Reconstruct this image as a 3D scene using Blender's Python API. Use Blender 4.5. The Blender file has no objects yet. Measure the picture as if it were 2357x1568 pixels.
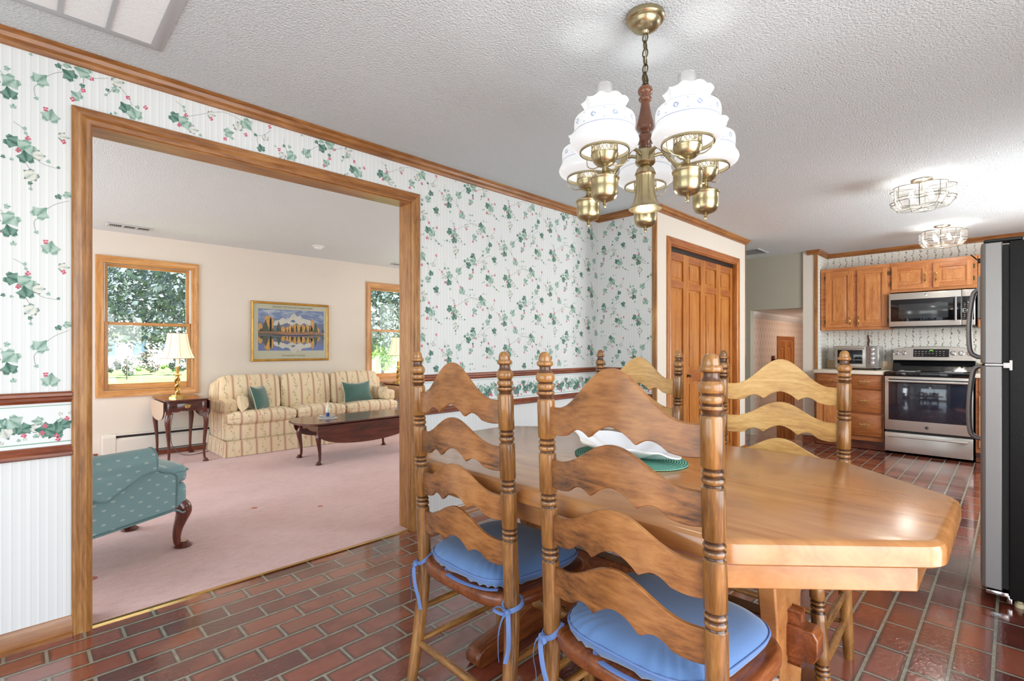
import bpy, bmesh, math, random
from math import pi, sin, cos, tan, radians, sqrt, floor, atan2, hypot
from mathutils import Vector, Matrix

SC = bpy.context.scene
COL = SC.collection

# ------------------------------------------------------------------ camera
TH = 0.788
HC = 1.18
cam = bpy.data.cameras.new('camera')
cam.sensor_width = 36.0
cam.lens = 1149.0 / 2357.0 * 36.0
cam.shift_y = 17.0 / 2357.0
cam.clip_start = 0.02
cam.clip_end = 400
cam_o = bpy.data.objects.new('camera', cam)
COL.objects.link(cam_o)
cam_o.location = (0, 0, HC)
cam_o.rotation_euler = (pi / 2, 0, TH - pi / 2)
SC.camera = cam_o

# ------------------------------------------------------------------ colour management and sampling
SC.view_settings.view_transform = 'Standard'
SC.view_settings.look = 'None'
SC.view_settings.exposure = 0.0
SC.view_settings.gamma = 1.0
SC.view_settings.use_curve_mapping = False
SC.cycles.use_denoising = True
SC.cycles.max_bounces = 6
SC.cycles.diffuse_bounces = 4
SC.cycles.glossy_bounces = 3
SC.cycles.transmission_bounces = 4
SC.cycles.transparent_max_bounces = 8
SC.cycles.sample_clamp_indirect = 6.0
SC.cycles.caustics_reflective = False
SC.cycles.caustics_refractive = False

# ------------------------------------------------------------------ sky, sun, daylight at the windows
W = bpy.data.worlds.new('sky')
SC.world = W
W.use_nodes = True
wn = W.node_tree
wn.nodes.clear()
sky = wn.nodes.new('ShaderNodeTexSky')
sky.sky_type = 'NISHITA'
sky.sun_disc = False
sky.sun_elevation = radians(52)
sky.sun_rotation = radians(140)
bgn = wn.nodes.new('ShaderNodeBackground')
bgn.inputs['Strength'].default_value = 0.30
wo = wn.nodes.new('ShaderNodeOutputWorld')
wn.links.new(sky.outputs[0], bgn.inputs[0])
wn.links.new(bgn.outputs[0], wo.inputs[0])


def lamp(name, kind, loc, energy, color=(1, 1, 1), size=0.1, size_y=None, direction=None, spread=None):
    l = bpy.data.lights.new(name, kind)
    l.energy = energy
    l.color = color
    if kind == 'AREA':
        l.size = size
        if size_y:
            l.shape = 'RECTANGLE'
            l.size_y = size_y
        if spread:
            l.spread = spread
    elif kind == 'SUN':
        l.angle = radians(1.0)
    else:
        l.shadow_soft_size = size
    o = bpy.data.objects.new(name, l)
    COL.objects.link(o)
    o.location = loc
    if direction is not None:
        o.rotation_euler = Vector(direction).to_track_quat('-Z', 'Y').to_euler()
    return o


lamp('sun', 'SUN', (0, 0, 20), 30.0, (1.0, 0.96, 0.92), direction=(-0.62, 0.45, -0.9))
# area lamps stand in for daylight through the unseen doors and windows
DAY = [
    ('daylight_patio_door', (-1.56, 0.75, 1.15), (1, 0, .3), 2.6, 1.9, 48, (0.87, 0.96, 1.0)),
    ('daylight_added_door', (0.9, -1.06, 1.08), (0, 1, .02), 2.4, 2.0, 88, (0.88, 0.96, 1.0)),  # opening carried down to the floor so its reflection whitens the table edge
    ('daylight_kitchen_window', (5.4, -1.06, 1.5), (0, 1, .05), 1.5, 1.1, 108, (0.90, 0.97, 1.0)),
    ('daylight_living_side_window', (-2.06, 4.9, 1.35), (1, 0, .25), 2.4, 1.5, 108, (0.89, 0.93, 1.0)),
    ('fill_living_right', (5.26, 4.7, 1.35), (-1, 0, .25), 2.2, 1.5, 50, (0.95, 0.96, 1.0)),  # unseen source added to brighten the dim living room
]
for nm, loc, d, sx, sy, e, c in DAY:
    lamp(nm, 'AREA', loc, e, c, sx, sy, d)

# ------------------------------------------------------------------ helpers: node graphs


def lin(c):
    def f(v):
        v = v / 255.0
        return v / 12.92 if v <= 0.04045 else ((v + 0.055) / 1.055) ** 2.4
    return (f(c[0]), f(c[1]), f(c[2]), 1.0)


class G:
    """small wrapper to write node graphs as expressions"""

    def __init__(s, name):
        s.m = bpy.data.materials.new(name)
        s.m.use_nodes = True
        s.t = s.m.node_tree
        s.t.nodes.clear()
        s.out = s.t.nodes.new('ShaderNodeOutputMaterial')

    def n(s, typ, ins=None, **kw):
        nd = s.t.nodes.new(typ)
        for k, v in kw.items():
            setattr(nd, k, v)
        if ins:
            for k, v in ins.items():
                s.set(nd.inputs[k], v)
        return nd

    def set(s, sock, v):
        if hasattr(v, 'is_output'):
            s.t.links.new(v, sock)
        elif hasattr(v, 'outputs'):
            s.t.links.new(v.outputs[0], sock)
        else:
            sock.default_value = v

    def math(s, op, a, b=0.0, c=0.0, clamp=False):
        nd = s.t.nodes.new('ShaderNodeMath')
        nd.operation = op
        nd.use_clamp = clamp
        s.set(nd.inputs[0], a)
        s.set(nd.inputs[1], b)
        s.set(nd.inputs[2], c)
        return nd.outputs[0]

    def coord(s, which='Object'):
        return s.n('ShaderNodeTexCoord').outputs[which]

    def xyz(s, v):
        nd = s.n('ShaderNodeSeparateXYZ', {0: v})
        return nd.outputs[0], nd.outputs[1], nd.outputs[2]

    def comb(s, x, y, z=0.0):
        return s.n('ShaderNodeCombineXYZ', {0: x, 1: y, 2: z}).outputs[0]

    def scale(s, v, sc, loc=(0, 0, 0), rot=(0, 0, 0)):
        return s.n('ShaderNodeMapping', {0: v, 'Scale': sc, 'Location': loc, 'Rotation': rot}).outputs[0]

    def noise(s, v, sc, detail=2.0, rough=0.5, dist=0.0, out=0):
        return s.n('ShaderNodeTexNoise', {'Vector': v, 'Scale': sc, 'Detail': detail, 'Roughness': rough, 'Distortion': dist}).outputs[out]

    def ramp(s, f, stops, interp='LINEAR'):
        nd = s.n('ShaderNodeValToRGB', {0: f})
        r = nd.color_ramp
        r.interpolation = interp
        while len(r.elements) < len(stops):
            r.elements.new(0.5)
        for e, (p, c) in zip(r.elements, stops):
            e.position = p
            e.color = c if len(c) == 4 else tuple(c) + (1.0,)
        return nd.outputs[0]

    def mix(s, f, a, b, blend='MIX'):
        nd = s.n('ShaderNodeMix', data_type='RGBA', blend_type=blend)
        s.set(nd.inputs[0], f)
        s.set(nd.inputs[6], a)
        s.set(nd.inputs[7], b)
        return nd.outputs[2]

    def band(s, x, lo, hi):
        """1 where lo < x < hi"""
        return s.math('MULTIPLY', s.math('GREATER_THAN', x, lo), s.math('LESS_THAN', x, hi))

    def bump(s, h, strength=0.3, dist=0.01, normal=None):
        nd = s.n('ShaderNodeBump', {'Height': h, 'Strength': strength, 'Distance': dist})
        if normal is not None:
            s.set(nd.inputs['Normal'], normal)
        return nd.outputs[0]

    def done(s, color=None, rough=0.5, metal=0.0, normal=None, spec=0.5, coat=0.0, coat_rough=0.1, sheen=0.0, emit=None, emit_s=0.0, alpha=None, trans=0.0):
        b = s.n('ShaderNodeBsdfPrincipled')
        if color is not None:
            s.set(b.inputs['Base Color'], color)
        s.set(b.inputs['Roughness'], rough)
        s.set(b.inputs['Metallic'], metal)
        s.set(b.inputs['Specular IOR Level'], spec)
        s.set(b.inputs['Coat Weight'], coat)
        s.set(b.inputs['Coat Roughness'], coat_rough)
        s.set(b.inputs['Sheen Weight'], sheen)
        if emit is not None:
            s.set(b.inputs['Emission Color'], emit)
            s.set(b.inputs['Emission Strength'], emit_s)
        if normal is not None:
            s.set(b.inputs['Normal'], normal)
        if alpha is not None:
            s.set(b.inputs['Alpha'], alpha)
        if trans:
            s.set(b.inputs['Transmission Weight'], trans)
        s.t.links.new(b.outputs[0], s.out.inputs[0])
        s.b = b
        return s.m


def plain(name, col, rough=0.5, metal=0.0, spec=0.5, coat=0.0, var=0.0, vscale=6.0, bump=0.0, bscale=40.0, sheen=0.0):
    g = G(name)
    c = lin(col)
    nrm = None
    co = g.coord()
    if var:
        f = g.noise(co, vscale, 3.0)
        d = tuple(max(0.0, x * (1 - var)) for x in c[:3]) + (1.0,)
        u = tuple(min(1.0, x * (1 + var)) for x in c[:3]) + (1.0,)
        c = g.ramp(f, [(0.3, d), (0.7, u)])
    if bump:
        nrm = g.bump(g.noise(co, bscale, 2.0), bump, 0.004)
    return g.done(c, rough, metal, nrm, spec, coat, sheen=sheen)


def wood(name, dark, mid, light, axis='x', rough=0.32, stretch=9.0, sc=9.0, coat=0.25, blotch=0.35, fine=0.35, groove=0.0):
    """stained wood: grain stretched along one axis"""
    g = G(name)
    k = {'x': (1.0 / stretch, 1, 1), 'y': (1, 1.0 / stretch, 1), 'z': (1, 1, 1.0 / stretch)}[axis]
    co = g.coord()
    v = g.scale(co, k)
    a = g.noise(v, sc * 2.2, 4.0, 0.62, 1.2)
    b = g.noise(v, sc * 14, 2.0, 0.7)
    c = g.noise(co, 3.0, 3.0, 0.6)
    f = g.math('ADD', g.math('MULTIPLY', a, 0.72), g.math('MULTIPLY', b, fine))
    f = g.math('ADD', f, g.math('MULTIPLY', g.math('SUBTRACT', c, 0.5), blotch))
    col = g.ramp(f, [(0.28, lin(dark)), (0.52, lin(mid)), (0.78, lin(light))])
    if groove:  # dark glaze rubbed into the turned grooves
        pt_ = g.n('ShaderNodeNewGeometry').outputs['Pointiness']
        col = g.mix(g.math('MULTIPLY', g.ramp(pt_, [(0.455, (1, 1, 1, 1)), (0.497, (0, 0, 0, 1))]), groove), col, lin(tuple(c * .45 for c in dark)))
    rg = g.math('ADD', rough - 0.06, g.math('MULTIPLY', b, 0.14))
    return g.done(col, rg, 0.0, g.bump(b, 0.06, 0.002), 0.45, coat, 0.18)


# ------------------------------------------------------------------ helpers: meshes
class MB:
    def __init__(s):
        s.v, s.f, s.mi, s.uv, s.sm = [], [], [], {}, []

    def add(s, vs, fs, mi=0, uv=None, sm=True):
        o = len(s.v)
        s.v += [tuple(p) for p in vs]
        for i, f in enumerate(fs):
            if uv is not None:
                s.uv[len(s.f)] = [uv[j] for j in f]
            s.f.append(tuple(o + j for j in f))
            s.mi.append(mi[i] if isinstance(mi, (list, tuple)) else mi)
            s.sm.append(sm)
        return s

    def box(s, x0, y0, z0, x1, y1, z1, mi=0, faces=None):
        x0, x1 = min(x0, x1), max(x0, x1)
        y0, y1 = min(y0, y1), max(y0, y1)
        z0, z1 = min(z0, z1), max(z0, z1)
        v = [(x0, y0, z0), (x1, y0, z0), (x1, y1, z0), (x0, y1, z0), (x0, y0, z1), (x1, y0, z1), (x1, y1, z1), (x0, y1, z1)]
        fs = [(0, 3, 2, 1), (4, 5, 6, 7), (0, 1, 5, 4), (2, 3, 7, 6), (1, 2, 6, 5), (3, 0, 4, 7)]  # -z +z -y +y +x -x
        m = mi
        if faces:
            m = [faces.get(k, mi) for k in ('-z', '+z', '-y', '+y', '+x', '-x')]
        return s.add(v, fs, m, sm=False)

    def rbox(s, x0, y0, z0, x1, y1, z1, r=0.01, mi=0, M=None, n=2):
        """box with rounded edges"""
        bm = bmesh.new()
        bmesh.ops.create_cube(bm, size=1.0)
        for v in bm.verts:
            v.co = Vector(((x0 + x1) / 2 + v.co.x * (x1 - x0), (y0 + y1) / 2 + v.co.y * (y1 - y0), (z0 + z1) / 2 + v.co.z * (z1 - z0)))
        r = min(r, abs(x1 - x0) * .49, abs(y1 - y0) * .49, abs(z1 - z0) * .49)
        bmesh.ops.bevel(bm, geom=bm.edges[:], offset=r, segments=n, affect='EDGES', profile=0.5)
        return s.bm(bm, mi, M)

    def bm(s, bm, mi=0, M=None):
        bm.verts.index_update()
        s.add([(M @ v.co) if M else v.co for v in bm.verts], [[v.index for v in f.verts] for f in bm.faces], mi)
        bm.free()
        return s

    def lathe(s, prof, seg=24, c=(0, 0, 0), M=None, mi=0, off=None, cap=True):
        """profile [(r, z)] turned round z; off(z) shifts the axis"""
        vs, fs = [], []
        n = len(prof)
        for (r, z) in prof:
            ox, oy = off(z) if off else (0, 0)
            for k in range(seg):
                a = 2 * pi * k / seg
                p = Vector((r * cos(a) + ox, r * sin(a) + oy, z))
                if M:
                    p = M @ p
                vs.append((p[0] + c[0], p[1] + c[1], p[2] + c[2]))
        for i in range(n - 1):
            for k in range(seg):
                k2 = (k + 1) % seg
                fs.append((i * seg + k, i * seg + k2, (i + 1) * seg + k2, (i + 1) * seg + k))
        if cap:
            if prof[0][0] > 1e-5:
                fs.append(tuple(range(seg - 1, -1, -1)))
            if prof[-1][0] > 1e-5:
                fs.append(tuple((n - 1) * seg + k for k in range(seg)))
        return s.add(vs, fs, mi)

    def tube(s, pts, r, seg=10, closed=False, mi=0, flat=None, cap=True, up=None):
        """round (or flattened) rod along points; r a number or list; flat = second radius (thickness)"""
        P = [Vector(p) for p in pts]
        n = len(P)
        vs, fs = [], []
        prev = None
        for i in range(n):
            if closed:
                t = P[(i + 1) % n] - P[i - 1]
            else:
                t = P[min(i + 1, n - 1)] - P[max(i - 1, 0)]
            t.normalize()
            if prev is None:
                a = Vector(up) if up else (Vector((0, 0, 1)) if abs(t.z) < 0.9 else Vector((1, 0, 0)))
            else:
                a = prev
            nn = a - t * a.dot(t)
            if nn.length < 1e-6:
                nn = t.orthogonal()
            nn.normalize()
            prev = nn
            bb = t.cross(nn)
            ri = r[i] if isinstance(r, (list, tuple)) else r
            fl = ri if flat is None else flat
            for k in range(seg):
                an = 2 * pi * k / seg
                vs.append(P[i] + nn * (fl * cos(an)) + bb * (ri * sin(an)))
        m = n if closed else n - 1
        for i in range(m):
            j = (i + 1) % n
            for k in range(seg):
                k2 = (k + 1) % seg
                fs.append((i * seg + k, i * seg + k2, j * seg + k2, j * seg + k))
        if cap and not closed:
            fs.append(tuple(range(seg - 1, -1, -1)))
            fs.append(tuple((n - 1) * seg + k for k in range(seg)))
        return s.add(vs, fs, mi)

    def prism(s, poly, f, h0, h1, mi=0, sm=False, side=None):
        """polygon [(a,b)] extruded from h0 to h1; f(a,b,h) -> xyz"""
        n = len(poly)
        vs = [f(a, b, h0) for a, b in poly] + [f(a, b, h1) for a, b in poly]
        fs = [tuple(range(n - 1, -1, -1)), tuple(range(n, 2 * n))] + [(i, (i + 1) % n, n + (i + 1) % n, n + i) for i in range(n)]
        m = mi if side is None else [mi, mi] + [side] * n
        return s.add(vs, fs, m, sm=sm)

    def sweep(s, path, prof, f, closed=False, mi=0, capends=True):
        """profile [(offset to the left of the path, height)] along a 2D path with mitred corners"""
        n = len(path)
        rows = []
        for i in range(n):
            p = Vector(path[i])
            if closed or 0 < i < n - 1:
                d0 = (p - Vector(path[i - 1])).normalized()
                d1 = (Vector(path[(i + 1) % n]) - p).normalized()
                n0, n1 = Vector((-d0.y, d0.x)), Vector((-d1.y, d1.x))
                m = (n0 + n1)
                m = m / max(1e-6, 1 + n0.dot(n1))
            else:
                d = (Vector(path[1]) - p) if i == 0 else (p - Vector(path[i - 1]))
                d.normalize()
                m = Vector((-d.y, d.x))
            rows.append([f(p.x + m.x * a, p.y + m.y * a, h) for a, h in prof])
        k = len(prof)
        vs = [q for r in rows for q in r]
        fs, ms = [], []
        for i in range(n if closed else n - 1):
            j = (i + 1) % n
            for q in range(k):
                q2 = (q + 1) % k
                fs.append((i * k + q, j * k + q, j * k + q2, i * k + q2))
                ms.append(mi[i] if isinstance(mi, (list, tuple)) else mi)
        if capends and not closed:
            fs.append(tuple(range(k)))
            fs.append(tuple((n - 1) * k + q for q in range(k - 1, -1, -1)))
            ms += [ms[0], ms[-1]]
        return s.add(vs, fs, ms)

    def build(s, name, mats, parent=None, loc=None, rot=None, angle=35, bevel=0.0, bevel_seg=2, subsurf=0, fixn=True, **tags):
        me = bpy.data.meshes.new(name)
        me.from_pydata([tuple(v) for v in s.v], [], s.f)
        if not isinstance(mats, (list, tuple)):
            mats = [mats]
        for m in mats:
            me.materials.append(m)
        for p, i in zip(me.polygons, s.mi):
            p.material_index = i
        if s.uv:
            ul = me.uv_layers.new(name='UVMap')
            for pi_, uvs in s.uv.items():
                for li, uv in zip(me.polygons[pi_].loop_indices, uvs):
                    ul.data[li].uv = uv
        if fixn:
            b = bmesh.new()
            b.from_mesh(me)
            bmesh.ops.recalc_face_normals(b, faces=b.faces[:])
            b.to_mesh(me)
            b.free()
        for p in me.polygons:
            p.use_smooth = True
        me.update()
        me.set_sharp_from_angle(angle=radians(angle))
        o = bpy.data.objects.new(name, me)
        COL.objects.link(o)
        if parent is not None:
            o.parent = parent
        if loc:
            o.location = loc
        if rot:
            o.rotation_euler = rot
        if bevel:
            md = o.modifiers.new('bevel', 'BEVEL')
            md.width = bevel
            md.segments = bevel_seg
            md.limit_method = 'ANGLE'
            md.angle_limit = radians(40)
            md.harden_normals = False
        if subsurf:
            md = o.modifiers.new('subd', 'SUBSURF')
            md.levels = subsurf
            md.render_levels = subsurf
        for k, v in tags.items():
            o[k] = v
        return o


def thing(name, label, cat, loc=(0, 0, 0), rz=0.0, group=None):
    o = bpy.data.objects.new(name, None)
    o.empty_display_size = 0.1
    COL.objects.link(o)
    o.location = loc
    o.rotation_euler = (0, 0, rz)
    o['label'] = label
    o['category'] = cat
    if group:
        o['group'] = group
    return o


def tag(o, label, cat, group=None):
    o['label'] = label
    o['category'] = cat
    if group:
        o['group'] = group
    return o


def copy_tree(o, parent=None):
    c = o.copy()
    COL.objects.link(c)
    if parent is not None:
        c.parent = parent
    for ch in [q for q in COL.objects if q.parent == o]:
        copy_tree(ch, c)
    return c


def text(name, body, size, mat, parent, loc, rot, align='CENTER', shear=0.0, ext=0.0004, sx=1.0):
    cu = bpy.data.curves.new(name, 'FONT')
    cu.body = body
    cu.size = size
    cu.align_x = align
    cu.align_y = 'CENTER'
    cu.shear = shear
    cu.extrude = ext
    cu.materials.append(mat)
    tmp = bpy.data.objects.new(name, cu)
    COL.objects.link(tmp)
    bpy.context.view_layer.update()
    me = bpy.data.meshes.new_from_object(tmp.evaluated_get(bpy.context.evaluated_depsgraph_get()))
    bpy.data.objects.remove(tmp)
    me.name = name
    o = bpy.data.objects.new(name, me)
    COL.objects.link(o)
    o.parent = parent
    o.location = loc
    o.rotation_euler = rot
    o.scale = (sx, 1, 1)
    return o


def smoothpath(pts, n=6):
    """Catmull-Rom through points"""
    P = [Vector(p) for p in pts]
    out = []
    for i in range(len(P) - 1):
        p0, p1, p2, p3 = P[max(i - 1, 0)], P[i], P[i + 1], P[min(i + 2, len(P) - 1)]
        for k in range(n):
            t = k / n
            out.append(0.5 * ((2 * p1) + (p2 - p0) * t + (2 * p0 - 5 * p1 + 4 * p2 - p3) * t * t + (3 * p1 - p0 - 3 * p2 + p3) * t ** 3))
    out.append(P[-1])
    return out

# ------------------------------------------------------------------ materials
M = {}


def mk_floor():
    g = G('brick_floor')
    co = g.coord()
    v = g.scale(co, (1, 1, 1), (-3.133 + 0.2345 * 20, -0.167 + 0.1134 * 40, 0))
    bk = g.n('ShaderNodeTexBrick', {'Vector': v, 'Color1': (0, 0, 0, 1), 'Color2': (1, 1, 1, 1), 'Mortar': (0.5, 0.5, 0.5, 1), 'Scale': 1.0, 'Mortar Size': 0.0066, 'Mortar Smooth': 0.4,
                                    'Bias': 0.0, 'Brick Width': 0.2345, 'Row Height': 0.1134}, offset=0.5, offset_frequency=2, squash=1.0)
    soft = g.n('ShaderNodeTexBrick', {'Vector': v, 'Color1': (0, 0, 0, 1), 'Color2': (0, 0, 0, 1), 'Mortar': (1, 1, 1, 1), 'Scale': 1.0, 'Mortar Size': 0.022, 'Mortar Smooth': 1.0,
                                      'Bias': 0.0, 'Brick Width': 0.2345, 'Row Height': 0.1134}, offset=0.5, offset_frequency=2, squash=1.0)
    n1 = g.noise(co, 6.0, 4.0, 0.6)
    n2 = g.noise(co, 30.0, 3.0, 0.6)
    f = g.math('ADD', g.math('MULTIPLY', bk.outputs['Color'], 0.45), g.math('MULTIPLY', n1, 0.7))
    col = g.ramp(f, [(0.18, lin((62, 28, 24))), (0.45, lin((112, 50, 38))), (0.66, lin((146, 74, 54))), (0.95, lin((140, 88, 66)))])
    edge = g.math('MULTIPLY', g.math('MULTIPLY', soft.outputs['Fac'], 1.35), g.math('SUBTRACT', g.math('MULTIPLY', n1, 2.2), 0.35, clamp=True), clamp=True)
    col = g.mix(edge, col, lin((58, 38, 34)))
    col = g.mix(bk.outputs['Fac'], col, g.ramp(n2, [(0.3, lin((128, 122, 106))), (0.7, lin((165, 158, 138)))]))
    h = g.math('SUBTRACT', g.math('MULTIPLY', g.noise(g.scale(co, (1, 1.6, 1)), 42.0, 2.0, 0.55), 0.5), bk.outputs['Fac'])
    rough = g.math('ADD', 0.10, g.math('ADD', g.math('MULTIPLY', n2, 0.12), g.math('MULTIPLY', bk.outputs['Fac'], 0.3)))
    return g.done(col, rough, 0, g.bump(h, 0.42, 0.006), 0.65, 0.8, 0.08)


def mk_paper(name, base, line, lo=0.0):
    g = G(name)
    x, y, z = g.xyz(g.coord())
    s = g.math('ADD', x, y)
    fine = g.math('LESS_THAN', g.math('FRACT', g.math('DIVIDE', s, 0.0041)), 0.32)
    grp = g.math('LESS_THAN', g.math('FRACT', g.math('DIVIDE', s, 0.0262)), 0.62)
    wide = g.math('LESS_THAN', g.math('FRACT', g.math('DIVIDE', s, 0.0262)), 0.05)
    k = g.math('MAXIMUM', g.math('MULTIPLY', g.math('MULTIPLY', fine, grp), 0.7), wide)
    return g.done(g.mix(k, lin(base), lin(line)), 0.62, spec=0.25)


def mk_leaf(name, vein, a, b, edge=None):
    g = G(name)
    uv = g.coord('UV')
    u, v, w = g.xyz(uv)
    ang = g.math('ARCTAN2', u, g.math('ADD', v, 0.42))
    st = g.math('ABSOLUTE', g.math('SINE', g.math('MULTIPLY', ang, 3.1)))
    n = g.noise(uv, 5.0, 3.0, 0.6)
    f = g.math('ADD', g.math('MULTIPLY', st, 0.55), g.math('MULTIPLY', n, 0.6))
    col = g.ramp(f, [(0.12, lin(vein)), (0.42, lin(a)), (0.85, lin(b))])
    if edge:
        r = g.math('SQRT', g.math('ADD', g.math('MULTIPLY', u, u), g.math('MULTIPLY', v, v)))
        col = g.mix(g.math('MULTIPLY', g.math('GREATER_THAN', g.math('ADD', r, g.math('MULTIPLY', n, 0.3)), 0.56), 0.8), col, lin(edge))
    return g.done(col, 0.6, spec=0.25)


def mk_vinepaper():
    """kitchen paper: thin vertical vines every 67 mm on a pale ground"""
    g = G('kitchen_vine_paper')
    co = g.coord()
    x, y, z = g.xyz(co)
    s = g.math('ADD', x, y)
    P = 0.0675
    q = g.math('MULTIPLY', g.math('SUBTRACT', g.math('FRACT', g.math('DIVIDE', s, P)), 0.5), P)
    col_id = g.math('FLOOR', g.math('DIVIDE', s, P))
    zz = g.math('ADD', z, g.math('MULTIPLY', col_id, 0.173))
    wig = g.math('MULTIPLY', g.math('SINE', g.math('MULTIPLY', zz, 75.0)), 0.004)
    d = g.math('ABSOLUTE', g.math('SUBTRACT', q, wig))
    vor = g.n('ShaderNodeTexVoronoi', {'Vector': g.comb(g.math('ADD', q, g.math('MULTIPLY', col_id, 3.7)), zz, 0.0), 'Scale': 75.0, 'Randomness': 0.9})
    dots = g.math('MULTIPLY', g.math('LESS_THAN', vor.outputs['Distance'], 0.40), g.math('LESS_THAN', d, 0.0105))
    dots = g.math('MULTIPLY', dots, g.math('GREATER_THAN', g.noise(g.comb(col_id, g.math('MULTIPLY', zz, 22.0), 0.0), 1.0, 1.0), 0.40))
    stem = g.math('LESS_THAN', d, 0.0011)
    k = g.math('MAXIMUM', dots, g.math('MULTIPLY', stem, 0.7))
    ln = g.math('LESS_THAN', g.math('ABSOLUTE', g.math('SUBTRACT', g.math('ABSOLUTE', q), P / 2)), 0.0009)
    base = g.mix(g.math('MULTIPLY', ln, 0.55), lin((236, 234, 226)), lin((182, 188, 198)))
    ink = g.mix(g.noise(co, 60.0), lin((62, 78, 58)), lin((140, 122, 84)))
    return g.done(g.mix(k, base, ink), 0.6, spec=0.25)


def mk_motif(name, base, ink, p=0.085, pz=0.10, sx=0.010, sz=0.03, rough=0.6, uvw=None, arms=False, spec=0.25, bump=None):
    """small repeated motif in half-drop rows"""
    g = G(name)
    co = g.coord()
    x, y, z = g.xyz(co)
    s = x if uvw == 'x' else (y if uvw == 'y' else g.math('ADD', x, y))
    row = g.math('FLOOR', g.math('DIVIDE', z, pz))
    half = g.math('MULTIPLY', g.math('FRACT', g.math('MULTIPLY', row, 0.5)), 1.0)
    a = g.math('MULTIPLY', g.math('SUBTRACT', g.math('FRACT', g.math('ADD', g.math('DIVIDE', s, p), half)), 0.5), p)
    b = g.math('MULTIPLY', g.math('SUBTRACT', g.math('FRACT', g.math('DIVIDE', z, pz)), 0.5), pz)
    e = g.math('ADD', g.math('POWER', g.math('DIVIDE', g.math('ABSOLUTE', a), sx), 2.0), g.math('POWER', g.math('DIVIDE', g.math('ABSOLUTE', b), sz), 2.0))
    n = g.noise(co, 260.0 if arms else 120.0, 1.0)
    k = g.math('LESS_THAN', g.math('ADD', e, g.math('MULTIPLY', g.math('SUBTRACT', n, 0.5), 1.6)), 0.9)
    fine = g.math('MULTIPLY', g.math('LESS_THAN', g.math('FRACT', g.math('DIVIDE', s, 0.006)), 0.4), 0.10)
    c = g.mix(fine, lin(base), (0.02, 0.02, 0.02, 1))
    nrm = g.bump(g.noise(co, 500.0, 1.0), bump, 0.001) if bump else None
    return g.done(g.mix(k, c, lin(ink)), rough, normal=nrm, spec=spec, sheen=0.2 if arms else 0)


def mk_sofa(name, horizontal='x'):
    g = G(name)
    co = g.coord()
    x, y, z = g.xyz(co)
    if horizontal == 'x':
        s, t = x, g.math('SUBTRACT', z, y)
    else:
        s, t = y, z
    P = 0.152
    q = g.math('MULTIPLY', g.math('SUBTRACT', g.math('FRACT', g.math('DIVIDE', s, P)), 0.5), P)
    col_id = g.math('FLOOR', g.math('DIVIDE', s, P))
    aq = g.math('ABSOLUTE', q)
    fromedge = g.math('SUBTRACT', P / 2, aq)
    stripe = g.math('LESS_THAN', fromedge, 0.0105)
    stripe2 = g.band(fromedge, 0.013, 0.017)
    cream = g.ramp(g.noise(co, 5.0, 2.0), [(0.3, lin((232, 210, 172))), (0.7, lin((240, 222, 188)))])
    c = g.mix(g.math('MULTIPLY', stripe2, 0.45), cream, lin((196, 150, 120)))
    c = g.mix(g.math('MULTIPLY', stripe, 0.85), c, g.mix(g.math('LESS_THAN', fromedge, 0.004), lin((208, 168, 140)), lin((172, 128, 102))))
    # climbing vine with leaves
    tt = g.math('ADD', t, g.math('MULTIPLY', col_id, 0.37))
    d = g.math('SUBTRACT', q, g.math('MULTIPLY', g.math('SINE', g.math('MULTIPLY', tt, 42.0)), 0.017))
    ad = g.math('ABSOLUTE', d)
    vor = g.n('ShaderNodeTexVoronoi', {'Vector': g.comb(g.math('ADD', q, g.math('MULTIPLY', col_id, 2.3)), tt, 0.0), 'Scale': 62.0})
    leaf = g.math('MULTIPLY', g.math('LESS_THAN', vor.outputs['Distance'], 0.36), g.band(ad, 0.0015, 0.019))
    stem = g.math('MULTIPLY', g.math('LESS_THAN', ad, 0.0013), 0.8)
    c = g.mix(g.math('MULTIPLY', g.math('MAXIMUM', leaf, stem), 0.72), c, g.mix(g.noise(co, 25.0), lin((120, 116, 72)), lin((176, 150, 96))))
    v2 = g.n('ShaderNodeTexVoronoi', {'Vector': g.comb(g.math('ADD', q, g.math('MULTIPLY', col_id, 5.1)), tt, 0.0), 'Scale': 9.0, 'Randomness': 0.7})
    rose = g.math('MULTIPLY', g.math('LESS_THAN', g.math('ADD', v2.outputs['Distance'], g.math('MULTIPLY', g.noise(co, 90.0), 0.12)), 0.235), g.math('LESS_THAN', aq, 0.052))
    tint = g.ramp(g.xyz(v2.outputs['Color'])[0], [(0.0, lin((222, 158, 138))), (0.62, lin((226, 176, 152))), (0.7, lin((206, 206, 206)))], 'CONSTANT')
    c = g.mix(g.math('MULTIPLY', rose, 0.8), c, tint)
    return g.done(c, 0.8, normal=g.bump(g.noise(co, 300.0, 1.0), 0.15, 0.002), spec=0.2, sheen=0.15)


def mk_glass(name, tint=(0.95, 0.98, 0.97), refl=0.10, rough=0.02, alpha=0.0):
    g = G(name)
    tr = g.n('ShaderNodeBsdfTransparent', {0: tint + (1.0,)})
    gl = g.n('ShaderNodeBsdfGlossy', {'Color': (1, 1, 1, 1), 'Roughness': rough})
    lw = g.n('ShaderNodeLayerWeight', {0: 0.25})
    f = g.math('ADD', refl * 0.5, g.math('MULTIPLY', lw.outputs['Fresnel'], refl * 2.0), clamp=True)
    mx = g.n('ShaderNodeMixShader', {0: f, 1: tr.outputs[0], 2: gl.outputs[0]})
    if alpha:
        df = g.n('ShaderNodeBsdfTranslucent', {0: (0.95, 0.95, 0.95, 1)})
        mx = g.n('ShaderNodeMixShader', {0: alpha, 1: mx.outputs[0], 2: df.outputs[0]})
    g.t.links.new(mx.outputs[0], g.out.inputs[0])
    return g.m


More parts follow.
